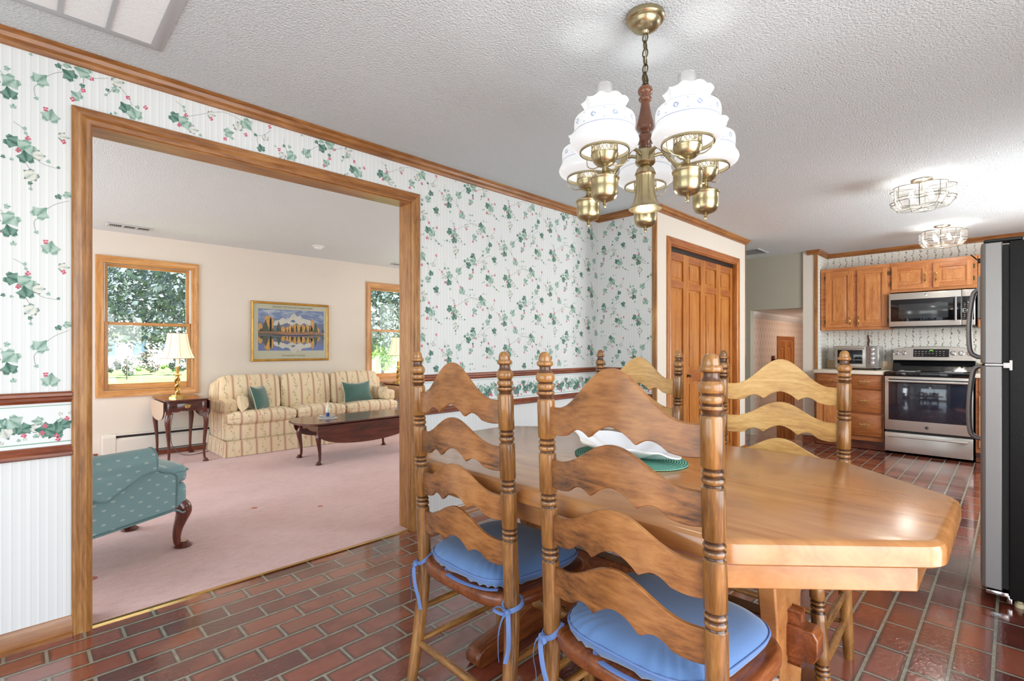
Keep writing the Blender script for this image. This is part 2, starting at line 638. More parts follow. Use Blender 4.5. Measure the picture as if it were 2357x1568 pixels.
def mk_emit(name, col, s):
    g = G(name)
    e = g.n('ShaderNodeEmission', {0: lin(col), 1: s})
    g.t.links.new(e.outputs[0], g.out.inputs[0])
    return g.m


def mk_shade():
    """lit opal glass with two blue bands and small blue flowers"""
    g = G('opal_glass_lit')
    co = g.coord()
    x, y, z = g.xyz(co)
    a = g.math('DIVIDE', g.math('ARCTAN2', y, x), 2 * pi)
    z0 = g.math('SUBTRACT', z, 0.0)
    b1 = g.band(z0, 0.0565, 0.0592)
    b2 = g.band(z0, 0.1028, 0.1052)
    fa = g.math('MULTIPLY', g.math('SUBTRACT', g.math('FRACT', g.math('MULTIPLY', a, 9.0)), 0.5), 0.066)
    fz = g.math('SUBTRACT', z0, 0.081)
    r = g.math('SQRT', g.math('ADD', g.math('MULTIPLY', fa, fa), g.math('MULTIPLY', fz, fz)))
    ring = g.math('MULTIPLY', g.band(r, 0.003, 0.0085), g.math('GREATER_THAN', g.noise(co, 220.0, 1.0), 0.42))
    da = g.math('MULTIPLY', g.math('SUBTRACT', g.math('FRACT', g.math('ADD', g.math('MULTIPLY', a, 9.0), 0.5)), 0.5), 0.066)
    dz = g.math('SUBTRACT', g.math('ABSOLUTE', g.math('SUBTRACT', z0, 0.081)), 0.014)
    dot = g.math('LESS_THAN', g.math('SQRT', g.math('ADD', g.math('MULTIPLY', da, da), g.math('MULTIPLY', dz, dz))), 0.0022)
    k = g.math('MAXIMUM', g.math('MAXIMUM', b1, b2), g.math('MAXIMUM', ring, dot))
    col = g.mix(g.math('MULTIPLY', k, 0.8), (1.0, 1.0, 1.0, 1), (0.34, 0.42, 0.66, 1))
    return g.done(g.mix(0.62, col, (0, 0, 0, 1)), 0.15, spec=0.5, emit=col, emit_s=0.56)


def mk_carpet():
    g = G('carpet_pink')
    co = g.coord()
    a = g.noise(co, 2.2, 3.0, 0.6)
    b = g.noise(co, 160.0, 2.0, 0.8)
    c = g.noise(g.scale(co, (1, 2.2, 1)), 14.0, 3.0, 0.65)
    f = g.math('ADD', g.math('MULTIPLY', a, 0.3), g.math('ADD', g.math('MULTIPLY', b, 0.4), g.math('MULTIPLY', c, 0.3)))
    col = g.ramp(f, [(0.3, lin((194, 148, 138))), (0.5, lin((218, 178, 169))), (0.72, lin((232, 198, 190)))])
    # furniture dents
    return g.done(col, 0.95, normal=g.bump(g.math('ADD', b, c), 0.5, 0.006), spec=0.1, sheen=0.3)


def mk_ceiling():
    g = G('popcorn_ceiling')
    co = g.coord()
    h = g.noise(co, 105.0, 2.0, 0.6)
    h2 = g.math('POWER', h, 1.6)
    return g.done(lin((220, 225, 227)), 0.9, normal=g.bump(h2, 0.75, 0.012), spec=0.1)


def mk_steel(name, col=(190, 186, 180), rough=0.28, axis='y'):
    g = G(name)
    co = g.coord()
    k = {'y': (1, 0.02, 1), 'z': (1, 1, 0.02), 'x': (0.02, 1, 1)}[axis]
    n = g.noise(g.scale(co, k), 900.0, 1.0)
    return g.done(g.ramp(n, [(0.3, lin(tuple(c * 0.97 for c in col))), (0.7, lin(col))]), rough, 0.7, spec=0.5)


def mk_poster():
    """sky and water ground of the landscape print; x runs along the print, z up"""
    g = G('print_sky')
    co = g.coord()
    n = g.noise(g.scale(co, (3.0, 1, 9.0)), 2.2, 5.0, 0.62, 0.5)
    col = g.ramp(n, [(0.3, lin((104, 116, 168))), (0.5, lin((132, 144, 190))), (0.66, lin((196, 200, 214))), (0.8, lin((226, 224, 222)))])
    return g.done(col, 0.35, spec=0.4)


def build_materials():
    M['floor'] = mk_floor()
    M['paper'] = mk_paper('striped_paper', (232, 233, 231), (204, 207, 206))
    M['paper_beige'] = mk_paper('beige_striped_paper', (226, 216, 202), (206, 196, 184))
    M['paper_hall'] = mk_paper('hall_striped_paper', (178, 174, 158), (164, 161, 146))
    M['leaf_l'] = mk_leaf('ivy_light', (86, 122, 106), (132, 164, 148), (178, 200, 188))
    M['leaf_d'] = mk_leaf('ivy_dark', (44, 76, 68), (74, 112, 98), (118, 152, 138))
    M['leaf_w'] = mk_leaf('ivy_pale', (92, 124, 112), (196, 204, 196), (226, 224, 214), (88, 108, 102))
    M['berry'] = plain('berry_red', (208, 104, 124), 0.6, spec=0.2, var=0.2, vscale=300)
    M['stem'] = plain('vine_line', (150, 158, 150), 0.6, spec=0.2)
    M['band_green'] = plain('border_line', (120, 168, 144), 0.6, spec=0.2)
    M['border'] = plain('border_ground', (232, 234, 232), 0.6, spec=0.25)
    M['kitchen_paper'] = mk_vinepaper()
    M['sprig_paper'] = mk_motif('small_sprig_paper', (236, 234, 226), (170, 172, 172), 0.026, 0.05, 0.003, 0.012)
    M['family_paper'] = mk_motif('family_room_paper', (228, 208, 190), (188, 166, 146), 0.11, 0.10, 0.012, 0.030)
    M['ceiling'] = mk_ceiling()
    M['plaster'] = plain('plaster_cream', (229, 220, 207), 0.75, spec=0.2, var=0.02, vscale=2)
    M['white_paint'] = plain('white_paint', (222, 220, 214), 0.45)
    M['carpet'] = mk_carpet()
    # woods
    M['trim_x'] = wood('trim_wood_x', (90, 52, 22), (148, 92, 42), (188, 132, 74), 'x', 0.33)
    M['trim_y'] = wood('trim_wood_y', (90, 52, 22), (148, 92, 42), (188, 132, 74), 'y', 0.33)
    M['trim_z'] = wood('trim_wood_z', (104, 66, 32), (160, 108, 57), (196, 148, 90), 'z', 0.33)
    M['rail_x'] = wood('rail_wood_x', (72, 26, 10), (128, 62, 34), (166, 96, 58), 'x', 0.35)
    M['rail_y'] = wood('rail_wood_y', (72, 26, 10), (128, 62, 34), (166, 96, 58), 'y', 0.35)
    M['sash_z'] = wood('sash_wood_z', (150, 92, 40), (200, 140, 74), (226, 172, 106), 'z', 0.35, blotch=0.15)
    M['sash_x'] = wood('sash_wood_x', (150, 92, 40), (200, 140, 74), (226, 172, 106), 'x', 0.35, blotch=0.15)
    M['door_z'] = wood('fir_door_z', (124, 66, 22), (178, 110, 48), (206, 142, 76), 'z', 0.34, blotch=0.2)
    M['door_x'] = wood('fir_door_x', (116, 58, 22), (160, 92, 44), (188, 122, 66), 'x', 0.34, blotch=0.2)
    M['oak_z'] = wood('oak_z', (128, 68, 28), (188, 118, 60), (214, 148, 88), 'z', 0.36, blotch=0.2, fine=0.5)
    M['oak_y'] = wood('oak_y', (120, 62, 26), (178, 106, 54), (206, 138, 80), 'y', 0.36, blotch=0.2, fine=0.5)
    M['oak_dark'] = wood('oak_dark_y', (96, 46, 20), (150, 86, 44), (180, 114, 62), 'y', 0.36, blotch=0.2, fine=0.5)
    M['slat'] = wood('maple_slat', (70, 40, 20), (148, 94, 48), (184, 128, 74), 'y', 0.3, 5.0, 8.0, 0.3, 1.0, 0.35)
    M['slat_gold'] = wood('maple_slat_gold', (150, 104, 52), (200, 156, 92), (224, 188, 128), 'y', 0.3, 5.0, 8.0, 0.3, 0.5, 0.3)
    M['post'] = wood('maple_post', (78, 48, 20), (150, 102, 52), (192, 144, 84), 'z', 0.24, 8.0, 10.0, 0.5, 0.5, 0.25, 0.85)
    M['glaze'] = wood('dark_glaze', (40, 22, 10), (84, 50, 24), (120, 78, 42), 'z', 0.3, 8.0, 10.0, 0.4, 0.4, 0.25)
    M['post_x'] = wood('maple_rod_x', (78, 48, 20), (150, 102, 52), (192, 144, 84), 'x', 0.26, 8.0, 10.0, 0.45, 0.5, 0.25)
    M['post_y'] = wood('maple_rod_y', (78, 48, 20), (150, 102, 52), (192, 144, 84), 'y', 0.26, 8.0, 10.0, 0.45, 0.5, 0.25)
    M['seat'] = wood('seat_wood', (70, 30, 12), (124, 66, 32), (160, 96, 54), 'x', 0.3, 7.0, 9.0, 0.3, 0.4)
    M['table'] = wood('pine_table', (156, 100, 54), (184, 127, 75), (204, 152, 100), 'y', 0.18, 6.0, 5.0, 0.5, 0.35, 0.12)
    M['table_edge'] = wood('pine_table_edge', (150, 96, 58), (198, 150, 110), (222, 184, 148), 'x', 0.28, 7.0, 7.0, 0.45, 0.3, 0.3)
    M['mahogany'] = wood('mahogany', (42, 14, 10), (84, 34, 24), (118, 56, 40), 'x', 0.2, 8.0, 6.0, 0.6, 0.25)
    M['mahogany_z'] = wood('mahogany_z', (42, 14, 10), (84, 34, 24), (118, 56, 40), 'z', 0.2, 8.0, 6.0, 0.6, 0.25)
    M['leaf_reflection'] = plain('leaf_wall_reflection', (206, 178, 148), 0.3, coat=0.4)  # beige paints the wall's reflection onto the polished left drop leaf
    # fabrics
    M['sofa'] = mk_sofa('sofa_stripe', 'x')
    M['sofa_side'] = mk_sofa('sofa_stripe_side', 'y')
    M['piping'] = plain('fabric_piping', (226, 200, 160), 0.8, spec=0.2)
    M['velvet'] = plain('green_velvet', (72, 108, 98), 0.7, sheen=0.6, var=0.18, vscale=9, spec=0.2)
    M['velvet_edge'] = plain('pillow_cord', (206, 196, 168), 0.8, spec=0.2)
    M['teal'] = mk_motif('teal_damask', (120, 152, 153), (160, 178, 176), 0.084, 0.036, 0.011, 0.0055, 0.45, 'x', True, 0.4, 0.2)
    M['teal_plain'] = plain('teal_piping', (92, 126, 128), 0.5, sheen=0.3)
    M['blue'] = plain('blue_cotton', (90, 122, 168), 0.75, sheen=0.35, var=0.06, vscale=8, bump=0.12, bscale=500, spec=0.2)
    M['blue_edge'] = plain('blue_piping', (104, 128, 178), 0.8, spec=0.2)
    M['shade_cloth'] = None
    # metals, glass, appliances
    M['brass'] = plain('antique_brass', (176, 161, 126), 0.28, 0.93, var=0.1, vscale=20)
    M['brass_dark'] = plain('aged_brass', (86, 76, 52), 0.35, 0.9)
    M['brass_bright'] = plain('polished_brass', (214, 178, 110), 0.2, 1.0)
    M['nickel'] = plain('satin_nickel', (200, 190, 170), 0.25, 1.0)
    M['steel'] = mk_steel('brushed_steel', (206, 200, 192), 0.3)
    M['steel_z'] = mk_steel('brushed_steel_z', (150, 147, 146), 0.42, 'z')
    M['chrome'] = plain('chrome', (220, 220, 222), 0.1, 1.0)
    M['black_glass'] = plain('black_glass', (14, 15, 18), 0.05, spec=0.7)
    M['oven_glass'] = plain('oven_glass', (34, 36, 48), 0.06, spec=0.8)
    M['black'] = plain('black_plastic', (24, 24, 25), 0.4)
    M['fridge_black'] = plain('black_textured_steel', (22, 22, 23), 0.45, bump=0.25, bscale=260, spec=0.35)
    M['rubber'] = plain('rubber', (16, 16, 16), 0.7)
    M['white'] = plain('white_enamel', (232, 232, 230), 0.35)
    M['counter'] = plain('laminate_counter', (226, 214, 196), 0.35)
    M['backsplash'] = plain('laminate_backsplash', (228, 200, 162), 0.4)
    M['grille'] = plain('grey_grille', (186, 188, 190), 0.5)
    M['heater'] = plain('cream_heater', (228, 224, 212), 0.45)
    M['dark_slot'] = plain('dark_slot', (40, 38, 36), 0.7)
    M['pane'] = mk_glass('window_glass', refl=0.05)
    M['chimney'] = mk_glass('chimney_glass', (0.99, 0.995, 1.0), 0.4, 0.08, 0.14)
    M['panel_glass'] = mk_glass('lamp_glass', (0.96, 0.95, 0.93), 0.25, 0.1, 0.07)
    M['clear'] = mk_glass('clear_glass', (0.96, 0.98, 0.98), 0.35, 0.03, 0.05)
    M['shade'] = mk_shade()
    M['bulb'] = mk_emit('lit_bulb', (255, 246, 230), 6.0)
    M['bulb_soft'] = mk_emit('lit_bulb_soft', (255, 244, 226), 6.0)
    M['china'] = plain('white_china', (238, 238, 240), 0.18, coat=0.5)
    M['mat_green'] = None
    M['gold'] = plain('gilt_frame', (196, 146, 62), 0.32, 0.55, var=0.2, vscale=12)
    M['card'] = plain('print_paper', (214, 202, 182), 0.5)
    M['ink'] = plain('print_ink', (110, 102, 76), 0.6)
    M['print_sky'] = mk_poster()
    M['leather'] = plain('knife_handle', (92, 46, 28), 0.4)
    M['led'] = mk_emit('green_led', (120, 230, 70), 1.6)
    M['mark'] = plain('pale_marking', (190, 190, 188), 0.5)
    M['paper_note'] = plain('note_paper', (208, 208, 206), 0.6)
    M['cord'] = plain('lamp_cord', (92, 74, 56), 0.6)
    M['gap'] = plain('shadow_gap', (26, 20, 16), 0.8)
    # outdoors
    M['lawn'] = plain('lawn', (112, 138, 88), 0.9, var=0.25, vscale=0.4, spec=0.1)
    M['leaf_out'] = plain('tree_leaf', (112, 124, 122), 0.3, var=0.45, vscale=2.0, spec=0.5)
    M['leaf_bright'] = plain('bright_leaf', (136, 176, 88), 0.5, var=0.2, vscale=2.0)
    M['leaf_rosy'] = plain('rosy_leaf', (176, 158, 150), 0.5, var=0.2, vscale=2.0)
    M['bark'] = plain('bark', (84, 74, 66), 0.9, var=0.3)
    M['road'] = plain('pale_road', (214, 212, 206), 0.9)
    M['siding'] = plain('white_siding', (236, 236, 236), 0.7)
    M['roof'] = plain('grey_roof', (130, 130, 136), 0.9)
    M['win_dark'] = plain('far_window', (70, 92, 112), 0.2)
    # lamp shade cloth
    g = G('lamp_shade_lit')
    x, y, z = g.xyz(g.coord())
    n = g.ramp(g.math('DIVIDE', z, 0.26), [(0.0, lin((250, 214, 160))), (0.6, lin((255, 240, 208))), (1.0, lin((250, 220, 172)))])
    M['shade_cloth'] = g.done(lin((244, 226, 190)), 0.8, spec=0.1, emit=lin((255, 234, 198)), emit_s=0.66)
    # braided mat
    g = G('braided_mat')
    x, y, z = g.xyz(g.coord())
    r = g.math('SQRT', g.math('ADD', g.math('POWER', g.math('DIVIDE', x, 0.75), 2.0), g.math('POWER', y, 2.0)))
    rr = g.math('ABSOLUTE', g.math('SINE', g.math('MULTIPLY', r, 330.0)))
    a = g.math('ARCTAN2', y, x)
    br = g.math('ABSOLUTE', g.math('SINE', g.math('ADD', g.math('MULTIPLY', a, 60.0), g.math('MULTIPLY', r, 600.0))))
    f = g.math('MULTIPLY', rr, g.math('ADD', 0.6, g.math('MULTIPLY', br, 0.4)))
    M['mat_green'] = g.done(g.ramp(f, [(0.1, lin((44, 92, 78))), (0.6, lin((96, 156, 136))), (1.0, lin((136, 190, 168)))]), 0.8, normal=g.bump(f, 0.8, 0.004), spec=0.2)


build_materials()

# ------------------------------------------------------------------ the setting
YW, YWL, CZ = 2.735, 2.86, 2.40
OX0, OX1, OZ = 0.23, 1.80, 2.11
XC, YC, XCE = 3.86, 2.15, 5.87
XK, YS = 7.56, 1.735
YL = 6.66


def struct(o, **kw):
    o['kind'] = 'structure'
    for k, v in kw.items():
        o[k] = v
    return o


# floors and ceiling
mb = MB().box(-1.6, -1.1, -0.12, 7.1, YW + 0.012, 0.0).box(5.87, YW, -0.12, 7.1, 3.4, 0.0).box(7.0, -1.1, -0.12, 7.66, YS, 0.0)
struct(mb.build('floor', M['floor'], label='glossy red brick floor laid in running bond', category='floor'))
mb = MB().box(-2.1, YW + 0.03, -0.12, 5.3, YL + 0.1, 0.008)
for dx_, dy_, r_ in ((.27, 3.30, .030), (1.24, 3.92, .022), (1.60, 3.62, .020), (2.55, 3.75, .022)):
    mb.add([(dx_ + r_ * cos(k * pi / 6), dy_ + r_ * sin(k * pi / 6), .0085) for k in range(12)], [tuple(range(12))], 1)  # flat discs; the shade of the dents is put into their darker colour
struct(mb.build('floor_living', [M['carpet'], plain('carpet_dent_shade', (190, 120, 96), .95)], label='pink wall-to-wall carpet of the living room', category='carpet'))
mb = MB().box(-2.2, -1.2, CZ, 7.7, YL + 0.2, CZ + 0.12)
struct(mb.build('ceiling', M['ceiling'], label='textured pale grey ceiling', category='ceiling'))
mb = MB().box(OX0, YW + 0.008, -0.02, OX1, YW + 0.034, 0.006)
struct(mb.build('trim_threshold', M['brass_bright'], label='thin brass threshold strip along the carpet edge', category='threshold'))

# ivy wallpaper -----------------------------------------------------------
IVY = 's,.075,.022,.015;s,.103,.025,.018;W,.066,-.034,.031;L,.112,-.022,.048;D,.109,-.07,.04;B,.05,-.004,.012;B,.078,-.073,.012;s,.12,-.115,.017;s,.03,.008,.009;L,.226,-.12,.046;B,.212,-.095,.012;s,.185,-.061,.014;W,.265,-.191,.029;B,.265,-.21,.012;s,.297,-.105,.014;s,.318,-.103,.011;s,.299,-.143,.013;s,.336,-.14,.009;L,.422,-.187,.051;D,.4,-.158,.035;W,.383,-.211,.037;B,.419,-.241,.012;s,.426,-.124,.013;s,.452,-.127,.009;L,.34,-.255,.039;B,.326,-.289,.012;s,.358,-.278,.014;s,.465,-.228,.015;W,.512,-.229,.026;B,.534,-.165,.012;D,.491,-.289,.033;L,.469,-.331,.04;s,.422,-.347,.018;s,.419,-.377,.017;D,.117,-.252,.042;L,.155,-.264,.052;D,.155,-.304,.042;W,.19,-.286,.033;B,.134,-.281,.012;B,.161,-.227,.012;s,.152,-.191,.013;s,.155,-.209,.011;s,.092,-.317,.013;s,.115,-.321,.011;s,.22,-.303,.014;s,.25,-.32,.011;s,.072,-.321,.008;W,.169,-.37,.039;s,.167,-.402,.014;s,.169,-.425,.011;D,.324,.135,.04;L,.328,.101,.048;D,.283,.069,.042;s,.277,.106,.026;s,.25,.093,.02;B,.353,.08,.012;L,.196,.017,.046;s,.324,.04,.018;L,.305,-.009,.035;B,.293,-.027,.012;B,.326,.021,.012;W,.439,.097,.037;s,.432,.062,.026;s,.406,.052,.014;s,.4,.029,.011;D,.532,.138,.039;W,.549,.115,.026;B,.476,.044,.012;D,.465,-.003,.039;L,.498,-.02,.048;W,.482,-.051,.031;B,.538,.022,.012;B,.458,-.059,.012;s,.509,.013,.017;s,.532,-.066,.017;s,.555,-.084,.013;s,.579,-.094,.009;s,.432,-.038,.012;s,.417,-.045,.008'
VINES = '.112,-.024 .149,-.03 .185,-.063 .214,-.103 .256,-.141 .318,-.165 .394,-.174|.394,-.174 .33,-.16 .281,-.173 .208,-.21 .167,-.231|.426,-.197 .472,-.228 .512,-.211 .538,-.18|.472,-.228 .474,-.262 .485,-.281|.469,-.331 .445,-.361 .406,-.387 .362,-.436|.362,.107 .406,.112 .445,.141 .485,.161 .525,.152|.281,.083 .238,.059 .202,.022|.202,.008 .179,-.018 .182,-.054|.355,.082 .406,.103|.155,-.264 .196,-.313 .25,-.325|.498,-.024 .532,-.066 .586,-.096|.075,.063 .078,.022 .103,-.016|.155,-.324 .173,-.37 .167,-.425|.12,-.174 .149,-.195 .161,-.232|.33,.093 .324,.035 .305,-.005|.439,.087 .472,.052 .491,.014|.432,.086 .413,.045 .396,.024'
IVY = [(a[0], float(a[1]), float(a[2]), float(a[3])) for a in (t.split(',') for t in IVY.split(';'))]
VINES = [[tuple(float(q) for q in p.split(',')) for p in l.split()] for l in VINES.split('|')]
LEAF = [(0, -.27), (.16, -.46), (.42, -.36), (.40, -.11), (.56, .08), (.37, .18), (.20, .29), (0, .58)]
LEAF = LEAF + [(-a, b) for a, b in LEAF[-2:0:-1]]
LMI = {'L': 1, 'D': 2, 'W': 3, 's': 1, 'B': 4}
PT = 0.5315


def leaf(mb, f, u, v, size, rot, mi, h):
    c, s_ = cos(rot), sin(rot)
    vs = [f(u + size * (a * c - b * s_), v + size * (a * s_ + b * c), h) for a, b in LEAF]
    n = len(LEAF)
    mb.add([f(u, v, h)] + vs, [(0, 1 + i, 1 + (i + 1) % n) for i in range(n)], mi, uv=[(0, 0)] + LEAF)


def ribbon(mb, f, pts, w, mi, h):
    P = [Vector((a, b, 0)) for a, b in pts]
    P = smoothpath(P, 4)
    L = []
    for i, p in enumerate(P):
        t = (P[min(i + 1, len(P) - 1)] - P[max(i - 1, 0)]).normalized()
        L.append((p.x - t.y * w, p.y + t.x * w))
        L.append((p.x + t.y * w, p.y - t.x * w))
    mb.add([f(a, b, h) for a, b in L], [(2 * i, 2 * i + 1, 2 * i + 3, 2 * i + 2) for i in range(len(P) - 1)], mi)


def ivy(mb, f, u0, u1, z0, z1, hole=None):
    """printed ivy pattern, half-drop repeat, between u0..u1 and z0..z1"""
    def ok(u, v, r=0.0):
        if not (u0 + r < u < u1 - r and z0 + r < v < z1 - r):
            return False
        return not (hole and hole[0] - r < u < hole[1] + r and v < hole[2] + r)
    for i in range(int((u0 - 2.7) / PT) - 1, int((u1 - 2.0) / PT) + 2):
        for j in range(-4, 4):
            bu, bv = 2.0 + PT * i, 1.7 + PT * j + (PT / 2 if i % 2 else 0)
            if bv < z0 - 0.3 or bv > z1 + 0.6:
                continue
            for k, (ty, a, b, sz) in enumerate(IVY):
                u, v = bu + a, bv + b
                if not ok(u, v, sz * 0.45):
                    continue
                rr = random.Random(k * 7 + 1)
                rot = rr.uniform(-2.6, 2.6)
                h = 0.0006 + 0.00008 * (k % 11)
                if ty == 'B':
                    for q in range(4):
                        an = rot + q * 1.7
                        cu, cv, r = u + 0.0052 * cos(an), v + 0.0062 * sin(an), 0.0042
                        mb.add([f(cu + r * cos(w * pi / 3), cv + r * sin(w * pi / 3), h) for w in range(6)], [tuple(range(6))], 4)
                else:
                    leaf(mb, f, u, v, sz * (1.22 if ty != 's' else 1.1), rot, 2 if (ty == 's' and k % 3 == 0) else LMI[ty], h)
            for l in VINES:
                pts = [(bu + a, bv + b) for a, b in l]
                if all(ok(a, b) for a, b in pts):
                    ribbon(mb, f, pts, 0.0009, 5, 0.0005)


def border(mb, f, u0, u1):
    """ivy border between the two rails"""
    z0, z1 = 0.775, 0.965
    mb.add([f(u0, z0, .0004), f(u1, z0, .0004), f(u1, z1, .0004), f(u0, z1, .0004)], [(0, 1, 2, 3)], 6)
    for za, zb in ((0.798, 0.8015), (0.9465, 0.949)):
        mb.add([f(u0, za, .0006), f(u1, za, .0006), f(u1, zb, .0006), f(u0, zb, .0006)], [(0, 1, 2, 3)], 7)
    n0, n1 = int(u0 / 0.0095), int(u1 / 0.0095)
    for n in range(n0, n1):
        rr = random.Random((n % 56) * 13 + 5)
        u, v, s_ = n * 0.0095 + rr.uniform(-.01, .01), 0.868 + max(-.038, min(.038, rr.gauss(0, .024))), rr.uniform(.030, .062)
        if rr.random() < 0.25:
            s_, v = rr.uniform(.012, .02), 0.868 + rr.choice((-1, 1)) * rr.uniform(.035, .055)
        if u - s_ * .5 < u0 or u + s_ * .5 > u1:
            continue
        h = 0.0007 + 0.00006 * (n * 5 % 17)
        leaf(mb, f, u, v, s_, rr.uniform(-2.8, 2.8), rr.choice((1, 1, 2, 2, 3)), h)
        if rr.random() < 0.3:
            for q in range(4):
                an = q * 1.7
                cu, cv = u + .02 + .005 * cos(an), v - .02 + .006 * sin(an)
                mb.add([f(cu + .0042 * cos(w * pi / 3), cv + .0042 * sin(w * pi / 3), 0.0018) for w in range(6)], [tuple(range(6))], 4)


IVYM = [M['paper'], M['leaf_l'], M['leaf_d'], M['leaf_w'], M['berry'], M['stem'], M['border'], M['band_green'], M['plaster']]
mb = MB()
fc = {'-y': 0, '+y': 8}
mb.box(-1.6, YW, 0, OX0 - 0.015, YWL, CZ, 8, fc).box(OX0 - 0.015, YW, OZ + 0.015, OX1 + 0.015, YWL, CZ, 8, fc).box(OX1 + 0.015, YW, 0, XCE, YWL, CZ, 8, fc)
fL = lambda u, v, h: (u, YW - h, v)
ivy(mb, fL, -1.5, XC, 1.0, CZ - 0.045, (OX0 - 0.062, OX1 + 0.066, OZ + 0.068))
border(mb, fL, -1.5, OX0 - 0.05)
border(mb, fL, OX1 + 0.055, XC)
struct(mb.build('wall_left', IVYM, fixn=False, label='ivy papered wall with the wide cased opening to the living room', category='wall'))
mb = MB().box(XC, YC, 0, XC + 0.1, YW, CZ, 8, {'-x': 0})
fR = lambda u, v, h: (XC - h, YW - (u - XC), v)
ivy(mb, fR, XC, XC + YW - YC - 0.03, 1.0, CZ - 0.045)
border(mb, fR, XC, XC + YW - YC - 0.03)
struct(mb.build('wall_corner', IVYM, fixn=False, label='short ivy papered return wall beside the closet', category='wall'))

# closet
DX0, DX1, DZ = 4.125, 5.60, 2.09
mb = MB().box(XC + 0.1, YC, 0, DX0 - 0.015, YC + 0.1, CZ).box(DX0 - 0.015, YC, DZ + 0.015, DX1 + 0.015, YC + 0.1, CZ).box(DX1 + 0.015, YC, 0, XCE, YC + 0.1, CZ).box(XCE - 0.1, YC + 0.1, 0, XCE, YW, CZ)
mb.box(XC, YC - 0.0005, 0, XC + 0.1, YC, CZ)
struct(mb.build('wall_closet', M['paper_beige'], label='beige striped wall around the closet', category='wall'))
# kitchen walls
mb = MB().box(XK, -1.1, 0, XK + 0.1, YS, CZ)
struct(mb.build('wall_kitchen', M['kitchen_paper'], label='kitchen wall papered with thin vertical vines', category='wall'))
mb = MB().box(7.08, YS, 0, XK + 0.1, YS + 0.15, CZ, 0, {'-y': 1})
struct(mb.build('wall_kitchen_side', [M['plaster'], M['sprig_paper']], label='narrow wall end at the left of the kitchen counter', category='wall'))
mb = MB().box(7.1, YS + 0.15, 1.69, 7.22, 2.53, CZ).box(7.1, 2.53, 0, 7.22, 3.4, CZ)
struct(mb.build('wall_hall', M['paper_hall'], label='grey green striped wall over the low passage', category='wall'))
mb = MB().box(5.77, 3.4, 0, 7.22, 3.5, CZ).box(5.77, YWL, 0, 5.87, 3.4, CZ)
struct(mb.build('wall_hall_end', M['paper_hall'], label='end wall of the small hall', category='wall'))
# sunken family room
mb = MB().box(7.22, 2.6, -0.75, 11.5, 2.7, 1.69).box(11.4, 0.5, -0.75, 11.5, 2.6, 1.69).box(7.66, 0.4, -0.75, 11.5, 0.5, 1.69)
struct(mb.build('wall_family', M['family_paper'], label='patterned wall of the sunken family room', category='wall'))
mb = MB().box(7.66, 0.4, 1.69, 11.5, 2.7, 1.8).box(7.221, YS + .151, 1.69, 7.66, 2.7, 1.8)
struct(mb.build('ceiling_family', M['white_paint'], label='low white ceiling of the sunken family room', category='ceiling'))
mb = MB().box(7.1, 0.4, -0.85, 11.5, 2.7, -0.72)
for k in range(3):
    mb.box(7.1, YS + 0.15, -0.72, 7.2 + 0.27 * (k + 1), 2.53, -0.18 * (k + 1))
struct(mb.build('floor_family', M['rail_x'], label='dark red floor and steps of the sunken family room', category='floor'))
mb = MB().sweep([(7.22, 2.6), (11.4, 2.6)], [(0, 1.69), (-.06, 1.69), (-.06, 1.66), (-.02, 1.61), (0, 1.60)], lambda u, v, h: (u, v, h))
struct(mb.build('trim_family_cornice', M['white_paint'], label='white cornice in the sunken family room', category='trim'))
lamp('family_room_fill_lamp', 'POINT', (8.8, 1.7, 1.35), 20, (1.0, 0.82, 0.72), 0.12)  # unseen lamp added to light the sunken room; it has no fixture

# walls behind and beside the camera, with unseen doors and windows
mb = MB().box(-1.6, -1.1, 0, -0.35, -1.0, CZ).box(2.15, -1.1, 0, 4.6, -1.0, CZ).box(6.2, -1.1, 0, 7.66, -1.0, CZ)
mb.box(-0.35, -1.1, 0, 2.15, -1.0, 0.04).box(-0.35, -1.1, 2.15, 2.15, -1.0, CZ).box(4.6, -1.1, 0, 6.2, -1.0, 0.95).box(4.6, -1.1, 2.05, 6.2, -1.0, CZ)
struct(mb.build('wall_front', M['paper'], label='wall behind the camera with an added glazed door and a window', category='wall'))
mb = MB().box(-1.6, -1.0, 0, -1.5, -0.6, CZ).box(-1.6, 2.1, 0, -1.5, YW, CZ).box(-1.6, -0.6, 2.12, -1.5, 2.1, CZ)
struct(mb.build('wall_patio', M['paper'], label='wall with the glazed patio door', category='wall'))
mb = MB().box(-2.1, YWL, 0, -2.0, 3.6, CZ).box(-2.1, 6.2, 0, -2.0, YL, CZ).box(-2.1, 3.6, 0, -2.0, 6.2, 0.55).box(-2.1, 3.6, 2.12, -2.0, 6.2, CZ).box(-2.1, YW, 0, -1.6, YWL, CZ)
struct(mb.build('wall_living_left', M['plaster'], label='side wall of the living room', category='wall'))
mb = MB().box(5.2, YWL, 0, 5.3, 3.6, CZ).box(5.2, 5.8, 0, 5.3, YL, CZ).box(5.2, 3.6, 0, 5.3, 5.8, .55).box(5.2, 3.6, 2.12, 5.3, 5.8, CZ)
struct(mb.build('wall_living_right', M['plaster'], label='far side wall of the living room', category='wall'))


def glazing(name, a0, a1, z0, z1, f, nx, label):
    """mullioned glazing in a wall outside the picture"""
    t = thing(name, label, 'window')
    t['kind'] = 'structure'
    mb_ = MB()
    w = 0.05
    for k in range(nx + 1):
        a = a0 + (a1 - a0 - w) * k / nx
        mb_.prism([(a, z0), (a + w, z0), (a + w, z1), (a, z1)], f, -0.03, 0.03)
    mb_.prism([(a0, z0), (a1, z0), (a1, z0 + w), (a0, z0 + w)], f, -0.028, 0.028)
    mb_.prism([(a0, z1 - w), (a1, z1 - w), (a1, z1), (a0, z1)], f, -0.028, 0.028)
    mb_.build('frame', M['sash_z'], t)
    return t


